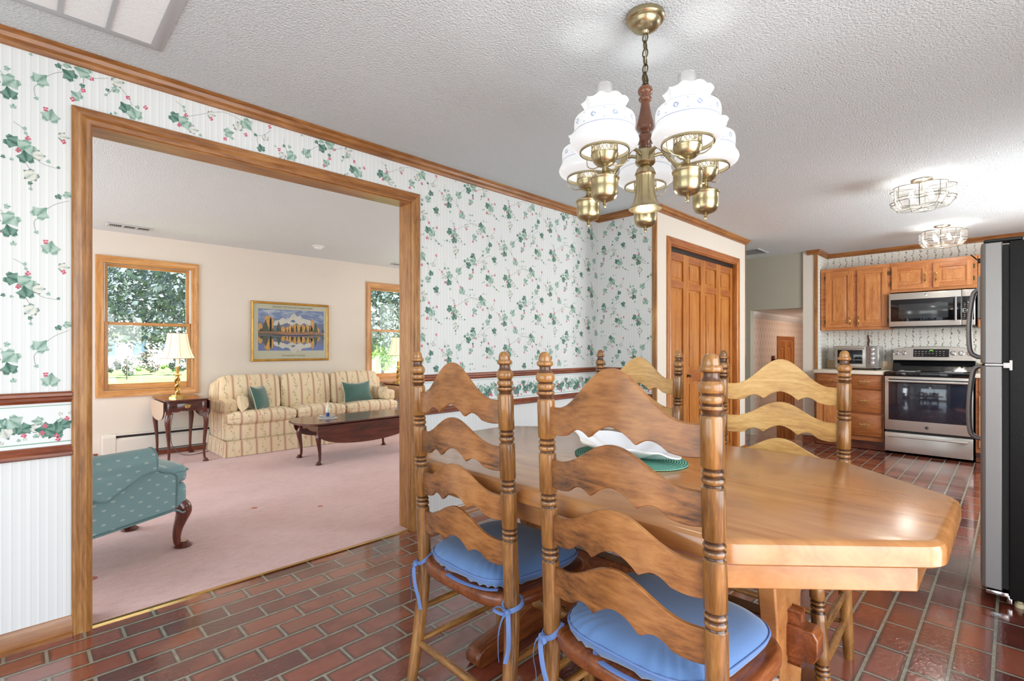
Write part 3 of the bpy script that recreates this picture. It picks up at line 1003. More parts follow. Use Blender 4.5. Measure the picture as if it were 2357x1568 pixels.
glazing('added_glazed_door', -0.35, 2.15, 0.04, 2.15, lambda a, b, h: (a, -1.03 + h, b), 3, 'wide unseen glazed door behind the camera, added to brighten the table edge')  # full-height glass added for its reflection on the table edge
glazing('window_3', 4.6, 6.2, 0.95, 2.05, lambda a, b, h: (a, -1.03 + h, b), 2, 'kitchen window beyond the refrigerator')
glazing('window_4', 3.6, 6.2, 0.55, 2.12, lambda a, b, h: (-2.03 + h, a, b), 3, 'side window of the living room')
glazing('window_5', 3.6, 5.8, 0.55, 2.12, lambda a, b, h: (5.23 + h, a, b), 3, 'unseen window added in the far side wall to brighten the living room')  # opening added only for the extra living room light
glazing('door_3', -0.6, 2.1, 0.02, 2.12, lambda a, b, h: (-1.53 + h, a, b), 2, 'glazed patio door beside the camera')

# trims
CROWN = [(0, CZ), (-.046, CZ), (-.046, CZ - .010), (-.036, CZ - .016), (-.030, CZ - .030), (-.016, CZ - .038), (-.013, CZ - .052), (0, CZ - .054)]
P3 = lambda u, v, h: (u, v, h)
TR = [M['trim_x'], M['trim_y']]
struct(MB().sweep([(-1.5, YW), (XC, YW), (XC, YC), (XCE, YC), (XCE, YW)], CROWN, P3, mi=[0, 1, 0, 1]).build('trim_crown', TR, label='brown crown moulding of the dining area', category='trim'))
struct(MB().sweep([(7.08, YS + .1), (7.08, YS), (XK, YS), (XK, -1.0)], CROWN, P3, mi=[1, 0, 1]).build('trim_kitchen_crown', TR, label='brown crown moulding of the kitchen', category='trim'))
RAILU = [(0, 1.003), (-.012, 1.003), (-.020, .996), (-.020, .986), (-.013, .980), (-.016, .970), (-.010, .960), (0, .958)]
RAILL = [(0, .785), (-.010, .783), (-.016, .775), (-.014, .764), (-.020, .756), (-.020, .746), (-.012, .739), (0, .739)]
BASE = [(0, .082), (-.008, .082), (-.014, .070), (-.014, .018), (-.022, .014), (-.022, 0), (0, 0)]
RR = [M['rail_x'], M['rail_y']]
for k, (nm, prof, lab) in enumerate((('trim_chair_rail', RAILU, 'upper chair rail'), ('trim_lower_rail', RAILL, 'lower chair rail'), ('baseboard_left', BASE, 'baseboard'))):
    mm = TR if k == 2 else RR
    struct(MB().sweep([(-1.5, YW), (OX0 - 0.064, YW)], prof, P3).build(nm, mm, label=lab + ' left of the living room opening', category='trim'))
    struct(MB().sweep([(OX1 + 0.068, YW), (XC, YW), (XC, YC + .028)], prof, P3, mi=[0, 1]).build(nm.replace('left', 'right') if k == 2 else nm, mm, label=lab + ' right of the living room opening', category='trim'))
struct(MB().sweep([(XC, YC), (4.045, YC)], BASE, P3).sweep([(5.69, YC), (XCE, YC), (XCE, YW)], BASE, P3, mi=[0, 1]).build('baseboard_closet', TR, label='baseboard beside the closet', category='baseboard'))
struct(MB().box(XC - .010, YC - .012, 0, XC + .012, YC + .028, CZ - .04).build('trim_corner', M['trim_z'], bevel=.003, label='wooden corner strip where the ivy paper ends', category='trim'))
struct(MB().box(XCE - .006, YC - .006, 0.08, XCE + .006, YC + .016, CZ - .05).build('trim_closet_corner', M['trim_z'], label='thin wooden corner bead at the closet end', category='trim'))
struct(MB().box(7.068, YS - .012, 0.09, 7.10, YS + .022, CZ - .05).build('trim_kitchen_corner', M['trim_z'], bevel=.003, label='wooden corner strip at the kitchen entrance', category='trim'))
struct(MB().sweep([(7.08, YS + .15), (7.08, YS), (7.2, YS)], BASE, P3, mi=0).build('baseboard_kitchen', M['rail_x'], label='dark baseboard at the kitchen wall end', category='baseboard'))

CASE = [(0, 0), (0, .010), (.006, .016), (.018, .019), (.030, .014), (.040, .014), (.050, .019), (.058, .019), (.064, .012), (.064, 0)]
CM = [M['trim_z'], M['trim_x'], M['trim_z']]


def casing(name, x0, x1, z1, y, sgn, label, mats=None, z0=0.0):
    mb_ = MB().sweep([(x0, z0), (x0, z1), (x1, z1), (x1, z0)], CASE, lambda u, v, h: (u, y - sgn * h, v), mi=[0, 1, 0])
    return struct(mb_.build(name, mats or [M['trim_z'], M['trim_x']], label=label, category='trim'))


casing('trim_opening_casing', OX0 - .003, OX1 + .003, OZ + .004, YW, 1, 'moulded wooden casing round the living room opening, dining side')
casing('trim_opening_casing', OX0 - .003, OX1 + .003, OZ + .004, YWL, -1, 'moulded wooden casing round the living room opening, living side')
mb = MB().box(OX0 - .015, YW - .001, 0, OX0, YWL + .001, OZ, 0).box(OX1, YW - .001, 0, OX1 + .015, YWL + .001, OZ, 0).box(OX0 - .015, YW - .001, OZ, OX1 + .015, YWL + .001, OZ + .015, 1)
struct(mb.build('trim_opening_jamb', [M['trim_z'], M['trim_x']], label='wooden jamb lining the living room opening', category='trim'))
casing('trim_closet_casing', DX0 - .01, DX1 + .01, DZ + .012, YC, 1, 'wooden casing round the bifold closet door', [M['door_z'], M['door_x']])
mb = MB().box(DX0 - .015, YC - .001, 0, DX0, YC + .1, DZ, 0).box(DX1, YC - .001, 0, DX1 + .015, YC + .1, DZ, 0).box(DX0 - .015, YC - .001, DZ, DX1 + .015, YC + .1, DZ + .015, 1)
struct(mb.build('trim_closet_jamb', [M['door_z'], M['door_x']], label='jamb of the closet opening', category='trim'))


def panel_leaf(mb_, x0, x1, z0, z1, yf, rows, st=0.06, thick=0.032, mi=(0, 1)):
    """stile-and-rail leaf facing -y with raised panels; rows = [(z_low, z_high)] panel openings"""
    g_ = 0.010
    mb_.box(x0, yf, z0, x0 + st, yf + thick, z1, mi[0])
    mb_.box(x1 - st, yf, z0, x1, yf + thick, z1, mi[0])
    zz = [z0] + [q for r in rows for q in r] + [z1]
    for k in range(0, len(zz), 2):
        mb_.box(x0 + st, yf + .0015, zz[k], x1 - st, yf + thick - .001, zz[k + 1], mi[1])
    for a, b in rows:
        p, q = x0 + st, x1 - st
        i_ = 0.028
        lo, hi = yf + 0.016, yf + 0.006
        vs = [(p, lo, a), (q, lo, a), (q, lo, b), (p, lo, b), (p + i_, hi + .006, a + i_), (q - i_, hi + .006, a + i_), (q - i_, hi + .006, b - i_), (p + i_, hi + .006, b - i_),
              (p + i_, hi, a + i_), (q - i_, hi, a + i_), (q - i_, hi, b - i_), (p + i_, hi, b - i_)]
        fs = [(0, 1, 5, 4), (1, 2, 6, 5), (2, 3, 7, 6), (3, 0, 4, 7), (4, 5, 9, 8), (5, 6, 10, 9), (6, 7, 11, 10), (7, 4, 8, 11), (8, 9, 10, 11)]
        mb_.add(vs, fs, mi[0], sm=False)


d1 = thing('door_1', 'four-leaf wooden bifold closet door with raised panels', 'closet door')
d1['kind'] = 'structure'
for k in range(4):
    w = (DX1 - DX0 - .012) / 4
    x0 = DX0 + .006 + k * w
    mb = MB()
    panel_leaf(mb, x0 + .001, x0 + w - .001, 0.015, DZ - .035, YC + .035, [(0.14, 0.86), (0.97, 1.735), (1.80, 1.985)], 0.055)
    lf = mb.build('door_leaf', [M['door_z'], M['door_x']], d1, fixn=True)
    if k in (1, 2):
        kx = x0 + (0.03 if k == 1 else w - .03)
        mb = MB().lathe([(0, 0), (.016, 0), (.014, .003), (.008, .006), (.007, .012), (.013, .018), (.015, .024), (.011, .030), (0, .031)], 16, M=Matrix.Translation((kx, YC + .035, .915)) @ Matrix.Rotation(pi / 2, 4, 'X'))
        mb.build('door_handle', M['brass_dark'], lf, label='small round brass knob')
MB().box(DX0 + .002, YC + .03, DZ - .034, DX1 - .002, YC + .075, DZ - .001).build('track', M['black'], d1, label='dark bifold track')
mb = MB()
for kx in (4.84, 4.875, 5.575):
    mb.tube([(kx, YC + .05, DZ - .036), (kx, YC + .05, DZ - .01)], .004, 8)
mb.build('pivot_pin', M['chrome'], d1)

# family room door
casing('trim_family_door_casing', 8.46, 9.16, 1.30, 2.6, 1, 'wooden casing of the far family room door', [M['door_z'], M['door_x']], z0=-.72)
d2 = thing('door_2', 'brown panelled door in the sunken family room', 'door')
d2['kind'] = 'structure'
mb = MB()
panel_leaf(mb, 8.462, 8.81, -.71, 1.295, 2.585, [(-.5, .15), (.27, .80), (.92, 1.18)], 0.09, .014)
panel_leaf(mb, 8.81, 9.158, -.71, 1.295, 2.585, [(-.5, .15), (.27, .80), (.92, 1.18)], 0.09, .014)
mb.build('door_leaf', [M['door_z'], M['door_x']], d2)
MB().lathe([(0, 0), (.028, 0), (.012, .01), (.012, .03), (.028, .04), (.024, .06), (0, .064)], 14, M=Matrix.Translation((8.53, 2.585, .26)) @ Matrix.Rotation(pi / 2, 4, 'X')).build('door_handle', M['brass_dark'], d2)

# living room far wall with two double-hung windows
WX = [(0.581, 1.502), (3.627, 4.55)]
WZ0, WZ1 = 0.662, 2.142
mb = MB()
xs = [-2.1] + [q for a, b in WX for q in (a + .05, b - .05)] + [5.3]
for k in range(0, 6, 2):
    mb.box(xs[k], YL, 0, xs[k + 1], YL + .12, CZ)
for a, b in WX:
    mb.box(a + .05, YL, 0, b - .05, YL + .12, WZ0 + .05).box(a + .05, YL, WZ1 - .05, b - .05, YL + .12, CZ)
struct(mb.build('wall_back', M['plaster'], label='cream far wall of the living room', category='wall'))
SM = [M['sash_z'], M['sash_x']]
WC = [(0, 0), (0, .010), (.008, .015), (.03, .012), (.045, .017), (.062, .020), (.070, .020), (.070, 0)]


def sash(parent, name, x0, x1, z0, z1, y, w, wb):
    mb_ = MB()
    mb_.box(x0, y, z0, x0 + w, y + .032, z1, 0).box(x1 - w, y, z0, x1, y + .032, z1, 0)
    mb_.box(x0 + w, y + .001, z0, x1 - w, y + .031, z0 + wb, 1).box(x0 + w, y + .001, z1 - w * .85, x1 - w, y + .031, z1, 1)
    s_ = mb_.build(name, SM, parent, bevel=.003)
    MB().box(x0 + w - .004, y + .014, z0 + wb - .004, x1 - w + .004, y + .018, z1 - w * .85 + .004).build('pane', M['pane'], s_)
    return s_


for k, (a, b) in enumerate(WX):
    t = thing('window_%d' % (k + 1), ('oak double-hung window behind the drop-leaf end table', 'oak double-hung window at the right, half hidden by the jamb')[k], 'window')
    t['kind'] = 'structure'
    i0, i1, j0, j1 = a + .07, b - .07, WZ0 + .07, WZ1 - .07
    # path anticlockwise would put the left side inside: run it clockwise
    MB().sweep([(i0, j0), (i0, j1), (i1, j1), (i1, j0)], WC, lambda u, v, h: (u, YL - h, v), closed=True, mi=[0, 1, 0, 1]).build('casing', SM, t)
    mb = MB()
    mb.box(a + .052, YL, j0 - .018, i0, YL + .12, j1 + .018, 0).box(i1, YL, j0 - .018, b - .052, YL + .12, j1 + .018, 0)
    mb.box(i0, YL, WZ0 + .052, i1, YL + .12, j0, 1).box(i0, YL, j1, i1, YL + .12, WZ1 - .052, 1)
    mb.build('frame', SM, t)
    mz = 1.437
    sash(t, 'upper_sash', i0 + .004, i1 - .004, mz - .018, j1 - .004, YL + .066, .034, .036)
    lo = sash(t, 'lower_sash', i0 + .004, i1 - .004, j0 + .004, mz + .018, YL + .028, .034, .062)
    mb = MB().box(i0, YL + .012, mz + .02, i0 + .010, YL + .06, j1 - .002).box(i1 - .010, YL + .012, mz + .02, i1, YL + .06, j1 - .002)
    mb.build('track', M['white'], t, label='white sash track')
    MB().lathe([(0, 0), (.022, 0), (.022, .006), (.012, .012), (0, .013)], 14, c=((i0 + i1) / 2, YL + .046, mz + .018)).build('latch', M['brass_dark'], lo)
struct(MB().sweep([(-2.0, YL), (0.6, YL)], [(0, .09), (-.012, .085), (-.014, .0), (0, 0)], P3).build('baseboard_back', M['rail_x'], label='dark baseboard along the living room wall', category='baseboard'))

# ------------------------------------------------------------------ ladder-back chairs
def back_off(z):
    """how far the rear post stands behind the seat line at height z"""
    if z > 0.42:
        return -0.032 * (z - 0.42) / 0.75
    return -0.05 * ((0.42 - z) / 0.42) ** 1.6


def rings(z, r, n=10):
    """a ring group of a turned post centred on z (half height about .017)"""
    return [(r, z - .021), (r * .84, z - .018), (r * .78, z - .014), (r * .92, z - .011), (r * 1.0, z - .006), (r * .95, z - .001), (r * .82, z + .002), (r * .90, z + .006), (r * .98, z + .009), (r * .90, z + .013), (r * .78, z + .016), (r * .88, z + .020), (r, z + .023)]


def rear_post_profile():
    R = .0232
    p = [(.0165, 0), (.0185, .03), (.021, .16), (.0225, .30), (.023, .40), (.0232, .50), (R, .60)]
    for z in (.638, .780, .924):
        p += rings(z, R)
    p += [(R, 1.040), (.0215, 1.047), (.0175, 1.051), (.0185, 1.054), (.0232, 1.060), (.0228, 1.066), (.0185, 1.069), (.0205, 1.072), (.0235, 1.080), (.0205, 1.086), (.0185, 1.089),
          (.0215, 1.092), (.0245, 1.098), (.0250, 1.104), (.0235, 1.110), (.0195, 1.115), (.0160, 1.121), (.0145, 1.127), (.0150, 1.131), (.0205, 1.134), (.0218, 1.139), (.0205, 1.144), (.0170, 1.146), (.0168, 1.150), (.0158, 1.158), (.0125, 1.165), (.0065, 1.169), (0, 1.170)]
    return p


def front_leg_profile():
    R = .0225
    p = [(.014, 0), (.017, .012), (.0195, .04), (.0205, .10)]
    p += rings(.150, R)
    p += [(R, .20), (R, .30)]
    p += rings(.345, R)
    return p + [(.0215, .40), (.020, .413)]


SLATS = [(.541, .070, .062), (.676, .071, .064), (.822, .070, .067), (.961, .067, .106)]   # bottom height at the posts, height there, rise of the hump


def slat_bm(zb, h0, hump, W2=.206):
    mb = MB()
    n = 64
    T = .0065
    vs = []
    for i in range(n + 1):
        t = -1 + 2 * i / n
        y = t * W2
        a = abs(t)
        top = h0 + (hump * (0.5 + 0.5 * cos(pi * min(1, a / .88))) ** 1.12)
        if a < .30:
            bot = .030 * cos(pi / 2 * a / .30) ** .8
        elif a < .66:
            bot = .017 * sin(pi * (a - .30) / .36)
        else:
            bot = .0 - .004 * sin(pi * (a - .66) / .34)
        bot += .010 * (1 - a) ** 1.2
        xo = back_off(zb + .05) - .024 * (1 - t * t)
        z0, z1 = zb + bot, zb + top
        e = .0022
        vs += [(xo + T, y, z0 + e), (xo + T, y, z1 - e), (xo + T - e, y, z1), (xo - T + e, y, z1), (xo - T, y, z1 - e), (xo - T, y, z0 + e), (xo - T + e, y, z0), (xo + T - e, y, z0)]
    fs = []
    for i in range(n):
        for k in range(8):
            k2 = (k + 1) % 8
            fs.append((i * 8 + k, (i + 1) * 8 + k, (i + 1) * 8 + k2, i * 8 + k2))
    fs += [tuple(range(8)), tuple(n * 8 + k for k in range(7, -1, -1))]
    return mb.add(vs, fs)


def seat_outline(inset=0.0, n=72, back=.05, front=.40, wr=.232, wf=.252):
    """rounded shield outline of the plank seat"""
    pts = []
    cx = (front - back) / 2
    hx = (front + back) / 2 - inset
    for i in range(n):
        a = 2 * pi * i / n
        ca, sa = cos(a), sin(a)
        e = .52
        x = cx + hx * (abs(ca) ** e) * (1 if ca > 0 else -1)
        w = wr + (wf - wr) * (x + back) / (front + back) - inset
        y = w * (abs(sa) ** e) * (1 if sa > 0 else -1)
        pts.append((x, y))
    return pts


def rounded_slab(mb, ringf, zs, mi=0):
    """stack of outlines: zs = [(inset, z)]"""
    n = None
    vs, fs = [], []
    for ins, z in zs:
        r = ringf(ins)
        n = len(r)
        vs += [(a, b, z) for a, b in r]
    for i in range(len(zs) - 1):
        for k in range(n):
            k2 = (k + 1) % n
            fs.append((i * n + k, i * n + k2, (i + 1) * n + k2, (i + 1) * n + k))
    fs += [tuple(range(n - 1, -1, -1)), tuple((len(zs) - 1) * n + k for k in range(n))]
    return mb.add(vs, fs, mi)


def turned(prof, seg, c, off):
    """turned post with dark glaze left in the grooves"""
    mb = MB().lathe(prof, seg, c, off=off)
    for i in range(len(prof) - 1):
        if prof[i][1] > .13 and min(prof[i][0], prof[i + 1][0]) < .0192 and prof[i + 1][1] < 1.145:
            for k in range(seg):
                mb.mi[i * seg + k] = 1
    return mb


def make_chair(label, gold=False, cushion=True):
    t = thing('dining_chair', label, 'chair', group='ladder-back chairs round the dining table')
    sm_ = M['slat_gold'] if gold else M['slat']
    HP = .222
    for s_ in (1, -1):
        turned(rear_post_profile(), 28, (0, s_ * HP, 0), lambda z: (back_off(z), s_ * (-.012 * max(0, .42 - z) / .42 * -1))).build('rear_post', [M['post'], M['glaze']], t, angle=50)
    for zb, h, hu in SLATS:
        slat_bm(zb, h, hu).build('slat', sm_, t, angle=40)
    for s_ in (1, -1):
        turned(front_leg_profile(), 24, (.345, s_ * .195, 0), lambda z: (.03 * (1 - z / .41), s_ * .03 * (1 - z / .41))).build('leg', [M['post'], M['glaze']], t, angle=50)
    mb = MB()
    rounded_slab(mb, lambda i_: seat_outline(i_), [(.014, .408), (.004, .412), (0, .420), (0, .438), (.004, .446), (.012, .450)])
    mb.build('seat', M['seat'], t, angle=45)
    # stretchers
    def bar(p, q, r0, r1, name='stretcher'):
        P, Q = Vector(p), Vector(q)
        pts = [P.lerp(Q, k / 10) for k in range(11)]
        rad = [r0 + (r1 - r0) * sin(pi * k / 10) for k in range(11)]
        MB().tube(pts, rad, 14).build(name, M['post_y'] if abs(P.y - Q.y) > .2 else M['post_x'], t)
    for s_ in (1, -1):
        for zr, zf in ((.150, .155), (.262, .270)):
            bar((back_off(zr), s_ * .224, zr), (.345 + .02, s_ * .215, zf), .0085, .0125)
    bar((back_off(.145), -.226, .145), (back_off(.145), .226, .145), .0095, .014)
    prof = [(.010, -.205), (.011, -.15), (.014, -.12), (.020, -.115), (.022, -.108), (.015, -.102), (.017, -.09), (.025, -.05), (.028, 0)]
    prof = prof + [(r, -z) for r, z in prof[-2::-1]]
    MB().lathe(prof, 18, (.362, 0, .232), M=Matrix.Rotation(pi / 2, 4, 'X')).build('stretcher', M['post'], t, label='bulbous turned front stretcher')
    if cushion:
        cu = MB()
        out = lambda i_: seat_outline(i_ + .012, 96, .044, .385, .200, .238)
        rng = random.Random(3)
        vs_rings = []
        for ins, z in ((.020, .4515), (.004, .457), (-.004, .469), (-.006, .476), (.000, .488), (.012, .499), (.036, .508), (.08, .512), (.14, .513)):
            vs_rings.append((ins, z))
        n = 96
        vs, fs = [], []
        for ins, z in vs_rings:
            for k, (a, b) in enumerate(out(ins)):
                w = max(0, 1 - abs(ins - .004) / .05)
                ck = 2 * pi * k / n
                puck = .0045 * sin(k * 2.1) * w * max(0, -cos(ck)) ** .5 if cos(ck) < 0 else 0
                vs.append((a, b, z + puck))
        R_ = len(vs_rings)
        for i in range(R_ - 1):
            for k in range(n):
                k2 = (k + 1) % n
                fs.append((i * n + k, i * n + k2, (i + 1) * n + k2, (i + 1) * n + k))
        fs += [tuple(range(n - 1, -1, -1)), tuple((R_ - 1) * n + k for k in range(n))]
        cu.add(vs, fs)
        c = cu.build('cushion', M['blue'], t, angle=80, label='blue cotton seat pad')
        MB().tube([(a, b, .481) for a, b in out(-.005)], .0034, 8, closed=True).build('piping', M['blue_edge'], c)
        for s_ in (1, -1):
            mb = MB()
            rb = lambda pts, w=.0065: mb.tube(smoothpath(pts, 5), w, 8, flat=.0011)
            y0 = s_ * .222
            loop = [(.012, y0 - s_ * .01, .462), (.026, y0 + s_ * .006, .452), (.020, y0 + s_ * .024, .440), (0, y0 + s_ * .0275, .432), (-.022, y0 + s_ * .018, .426), (-.0285, y0, .422), (-.022, y0 - s_ * .018, .430), (-.004, y0 - s_ * .027, .444), (.014, y0 - s_ * .022, .455)]
            rb(loop)
            kx, ky = -.027, y0 + s_ * .012
            mb.rbox(kx - .010, ky - .008, .414, kx + .006, ky + .008, .430, .005)
            rb([(kx, ky, .422), (kx - .012, ky + s_ * .012, .41), (kx - .016, ky + s_ * .018, .37), (kx - .012, ky + s_ * .012, .325), (kx - .018, ky + s_ * .006, .285)])
            rb([(kx, ky, .422), (kx - .016, ky - s_ * .008, .408), (kx - .02, ky - s_ * .020, .36), (kx - .012, ky - s_ * .030, .31), (kx - .006, ky - s_ * .034, .27)])
            rb([(kx, ky, .424), (kx - .018, ky - s_ * .02, .438), (kx - .026, ky - s_ * .034, .428), (kx - .012, ky - s_ * .018, .416), (kx, ky, .420)], .0055)
            mb.build('tie', M['blue_edge'], c)
        mb = MB()
        mb.tube(smoothpath([(-.004, .075, .462), (-.030, .055, .448), (-.046, .01, .4515), (-.044, -.06, .4515), (-.026, -.13, .4525), (-.008, -.17, .458)], 6), .0075, 8, flat=.0011)
        mb.build('tie', M['blue_edge'], c)
    return t


def place(t, x, y, rz):
    t.location = (x, y, 0)
    t.rotation_euler = (0, 0, rz)


chA = make_chair('brown ladder-back chair with blue seat pad nearest the living room opening')
place(chA, 1.030, 1.255, radians(-.5))
chB = copy_tree(chA)
chB['label'] = 'brown ladder-back chair with blue seat pad closest to the camera, in front of the table'
place(chB, 1.004, .640, radians(-1.5))
chD = make_chair('golden ladder-back chair across the table, in front of the kitchen cabinets', True, False)
place(chD, 2.180, .672, radians(184))
chC = copy_tree(chD)
chC['label'] = 'golden ladder-back chair across the table, in front of the closet doors'
place(chC, 2.20, 1.345, radians(180.5))

# ------------------------------------------------------------------ trestle table
TX, TY, TZ = 1.585, .99, .775
tb = thing('dining_table', 'thick honey pine trestle table with clipped corners', 'table', (TX, TY, 0))


def octo(ins=0.0):
    hx, hy, ex, sy = .535 - ins, .892 - ins, .225 - ins * .42, .560 - ins * .42
    return [(ex, -hy), (hx, -sy), (hx, sy), (ex, hy), (-ex, hy), (-hx, sy), (-hx, -sy), (-ex, -hy)]


def round_poly(poly, r, n=5):
    out = []
    m = len(poly)
    for i in range(m):
        p, a, b = Vector(poly[i]), Vector(poly[i - 1]), Vector(poly[(i + 1) % m])
        u, v = (a - p).normalized(), (b - p).normalized()
        s0, s1 = p + u * r, p + v * r
        for k in range(n + 1):
            t = k / n
            q = s0 * (1 - t) ** 2 + p * 2 * t * (1 - t) + s1 * t ** 2
            out.append((q.x, q.y))
    return out


mb = MB()
rounded_slab(mb, lambda i_: round_poly(octo(i_), .035), [(.004, TZ - .052), (0, TZ - .048), (0, TZ - .018), (.004, TZ - .008), (.012, TZ - .002), (.022, TZ)])
top = mb.build('tabletop', M['table'], tb, angle=30)
mb = MB()
o0, o1 = octo(.048), octo(.074)
n = 8
vs = [(a, b, z) for z in (TZ - .122, TZ - .053) for ring in (o0, o1) for a, b in ring]
fs = []
for k in range(n):
    k2 = (k + 1) % n
    fs += [(k, k2, 16 + k2, 16 + k), (8 + k, 24 + k, 24 + k2, 8 + k2), (k, 8 + k, 8 + k2, k2), (16 + k, 16 + k2, 24 + k2, 24 + k)]
mb.add(vs, fs, sm=False)
mb.build('apron', M['table'], tb, bevel=.003)
for s_ in (-1, 1):
    yy = -.51 if s_ < 0 else .42
    # shaped upright board
    prof = [(.075, .075), (.10, .12), (.115, .20), (.100, .30), (.105, .42), (.125, .52), (.135, TZ - .10)]
    poly = [(a, z) for a, z in prof] + [(-a, z) for a, z in reversed(prof)]
    MB().prism(poly, lambda a, z, h: (a, yy + h, z), -.024, .024).build('upright', M['table'], tb, bevel=.005)
    # foot with sloping shoulders and rounded ends
    fp = [(-.375, .0), (-.30, .0), (-.28, .016), (.28, .016), (.30, 0), (.375, 0), (.392, .018), (.395, .045), (.380, .066), (.33, .078), (.24, .088), (.15, .128), (.10, .142), (-.10, .142), (-.15, .128), (-.24, .088), (-.33, .078), (-.38, .066), (-.395, .045), (-.392, .018)]
    MB().prism(fp, lambda a, z, h: (a, yy + h, z), -.036, .036).build('foot', M['seat'], tb, bevel=.008)
    MB().prism([(-.36, TZ - .055), (.36, TZ - .055), (.36, TZ - .085), (.30, TZ - .115), (-.30, TZ - .115), (-.36, TZ - .085)], lambda a, z, h: (a, yy + h, z), -.035, .035).build('bearer', M['seat'], tb, bevel=.005)
    # tusk and wedge of the long rail
    MB().rbox(-.019, yy + s_ * .0255, .285, .019, yy + s_ * .052, .43, .006).build('wedge', M['seat'], tb, label='wooden wedge through the rail end')
mb = MB()
mb.prism([(-.60, .305), (.57, .305), (.582, .325), (.582, .375), (.57, .395), (-.60, .395), (-.612, .375), (-.612, .325)], lambda a, z, h: (h, a, z), -.030, .030)
mb.build('rail', M['seat'], tb, bevel=.004)

# placemat and dish on the table
t = MB()
rounded_slab(t, lambda i_: [((.165 - i_) * cos(2 * pi * k / 64), (.225 - i_) * sin(2 * pi * k / 64)) for k in range(64)], [(.003, 0), (0, .002), (0, .004), (.003, .0062)])
pm = t.build('placemat', M['mat_green'], loc=(1.60, 1.0, TZ + .0004), rot=(0, 0, radians(-8)), angle=50)
tag(pm, 'oval braided green placemat on the pine table', 'placemat')
mb = MB()
NR, NK = 14, 96
vs, fs = [], []
for side in (0, 1):
    for i in range(NR + 1):
        q = i / NR
        for k in range(NK):
            a = 2 * pi * k / NK
            ruff = (.010 * cos(9 * a) + .006 * cos(5 * a + 1)) * q ** 3
            rx, ry = (.055 + .090 * q + ruff), (.085 + .125 * q + ruff)
            if i == 0 and side == 0:
                rx, ry = .001, .001
            elif side == 0:
                rx, ry = rx * (i / NR) ** .45, ry * (i / NR) ** .45
            else:
                rx, ry = rx * (i / NR) ** .45 if i else .001, ry * (i / NR) ** .45 if i else .001
            z = .004 + .050 * q ** 2.2 + .012 * cos(3 * a + .6) * q ** 3 + .018 * sin(a) * q ** 2 + .003 * sin(9 * a) * q
            if side:
                z -= .005
            vs.append((rx * cos(a), ry * sin(a), max(z, 0.0)))
for side in (0, 1):
    o = side * (NR + 1) * NK
    for i in range(NR):
        for k in range(NK):
            k2 = (k + 1) % NK
            f = (o + i * NK + k, o + i * NK + k2, o + (i + 1) * NK + k2, o + (i + 1) * NK + k)
            fs.append(f if side == 0 else f[::-1])
e0, e1 = NR * NK, (2 * NR + 1) * NK
for k in range(NK):
    k2 = (k + 1) % NK
    fs.append((e0 + k, e0 + k2, e1 + k2, e1 + k))
mb.add(vs, fs)
dish = mb.build('serving_dish', M['china'], loc=(1.605, 1.02, TZ + .0075), rot=(0, 0, radians(-8)), angle=60)
tag(dish, 'white ruffled leaf-shaped china dish on the green placemat', 'dish')

# ------------------------------------------------------------------ chandelier over the table
CX_, CY_ = 1.637, .953
ch = thing('chandelier', 'brass and wood chandelier with five ruffled opal glass shades', 'chandelier', (CX_, CY_, 0))
MB().lathe([(.0, CZ), (.066, CZ), (.069, CZ - .006), (.069, CZ - .018), (.063, CZ - .026), (.057, CZ - .028), (.055, CZ - .034), (.046, CZ - .047), (.028, CZ - .056), (.014, CZ - .060), (.009, CZ - .068), (0, CZ - .070)][::-1], 40).build('canopy', M['brass'], ch)
mb = MB()
z = CZ - .066
k = 0
while z > 2.185:
    pts = []
    for i in range(16):
        a = 2 * pi * i / 16
        u, w = .0100 * cos(a), .0170 * sin(a)
        pts.append((u, 0, z - .0165 + w) if k % 2 else (0, u, z - .0165 + w))
    mb.tube(pts, .0024, 7, closed=True)
    z -= .0285
    k += 1
mb.build('chain', M['brass_dark'], ch)
MB().tube(smoothpath([(.003, .0, 2.335), (.006, .003, 2.30), (-.004, -.004, 2.26), (.004, .003, 2.22), (0, 0, 2.16)], 8), .0028, 8).build('cord', M['brass'], ch, label='lamp cord woven through the chain')
MB().tube([(.016 * cos(a * pi / 12), 0, 2.165 + .018 * sin(a * pi / 12)) for a in range(24)], .004, 8, closed=True).lathe([(.004, 2.150), (.013, 2.146), (.016, 2.140), (.012, 2.136)], 20).build('hook', M['brass_dark'], ch)
MB().lathe([(.0, 2.140), (.017, 2.139), (.024, 2.132), (.027, 2.122), (.025, 2.112), (.016, 2.106), (.014, 2.102), (.022, 2.098), (.024, 2.091), (.021, 2.085), (.015, 2.080), (.016, 2.070), (.020, 2.045), (.027, 2.015), (.031, 1.996), (.031, 1.984), (.026, 1.976), (.018, 1.970), (.017, 1.966), (.025, 1.960), (.031, 1.950), (.032, 1.940), (.028, 1.930), (.022, 1.924), (.021, 1.920), (.025, 1.916), (.022, 1.910), (0, 1.909)][::-1], 32).build('stem', plain('dark_turned_wood', (112, 64, 36), 0.2, coat=.6, var=.25, vscale=14), ch, angle=50)
MB().lathe([(0, 1.842), (.012, 1.843), (.030, 1.850), (.036, 1.858), (.036, 1.866), (.033, 1.872), (.034, 1.900), (.030, 1.906), (.022, 1.910), (0, 1.911)], 32).build('hub', M['brass'], ch)
bell = MB().lathe([(.008, 1.848), (.018, 1.846), (.030, 1.836), (.036, 1.822), (.038, 1.816), (.034, 1.812), (.033, 1.806), (.034, 1.77), (.037, 1.74), (.043, 1.715), (.054, 1.696), (.060, 1.690), (.059, 1.688), (.052, 1.695), (.041, 1.714), (.035, 1.74), (.031, 1.80), (0, 1.81)], 32, cap=False).build('downlight', M['brass'], ch, angle=50)
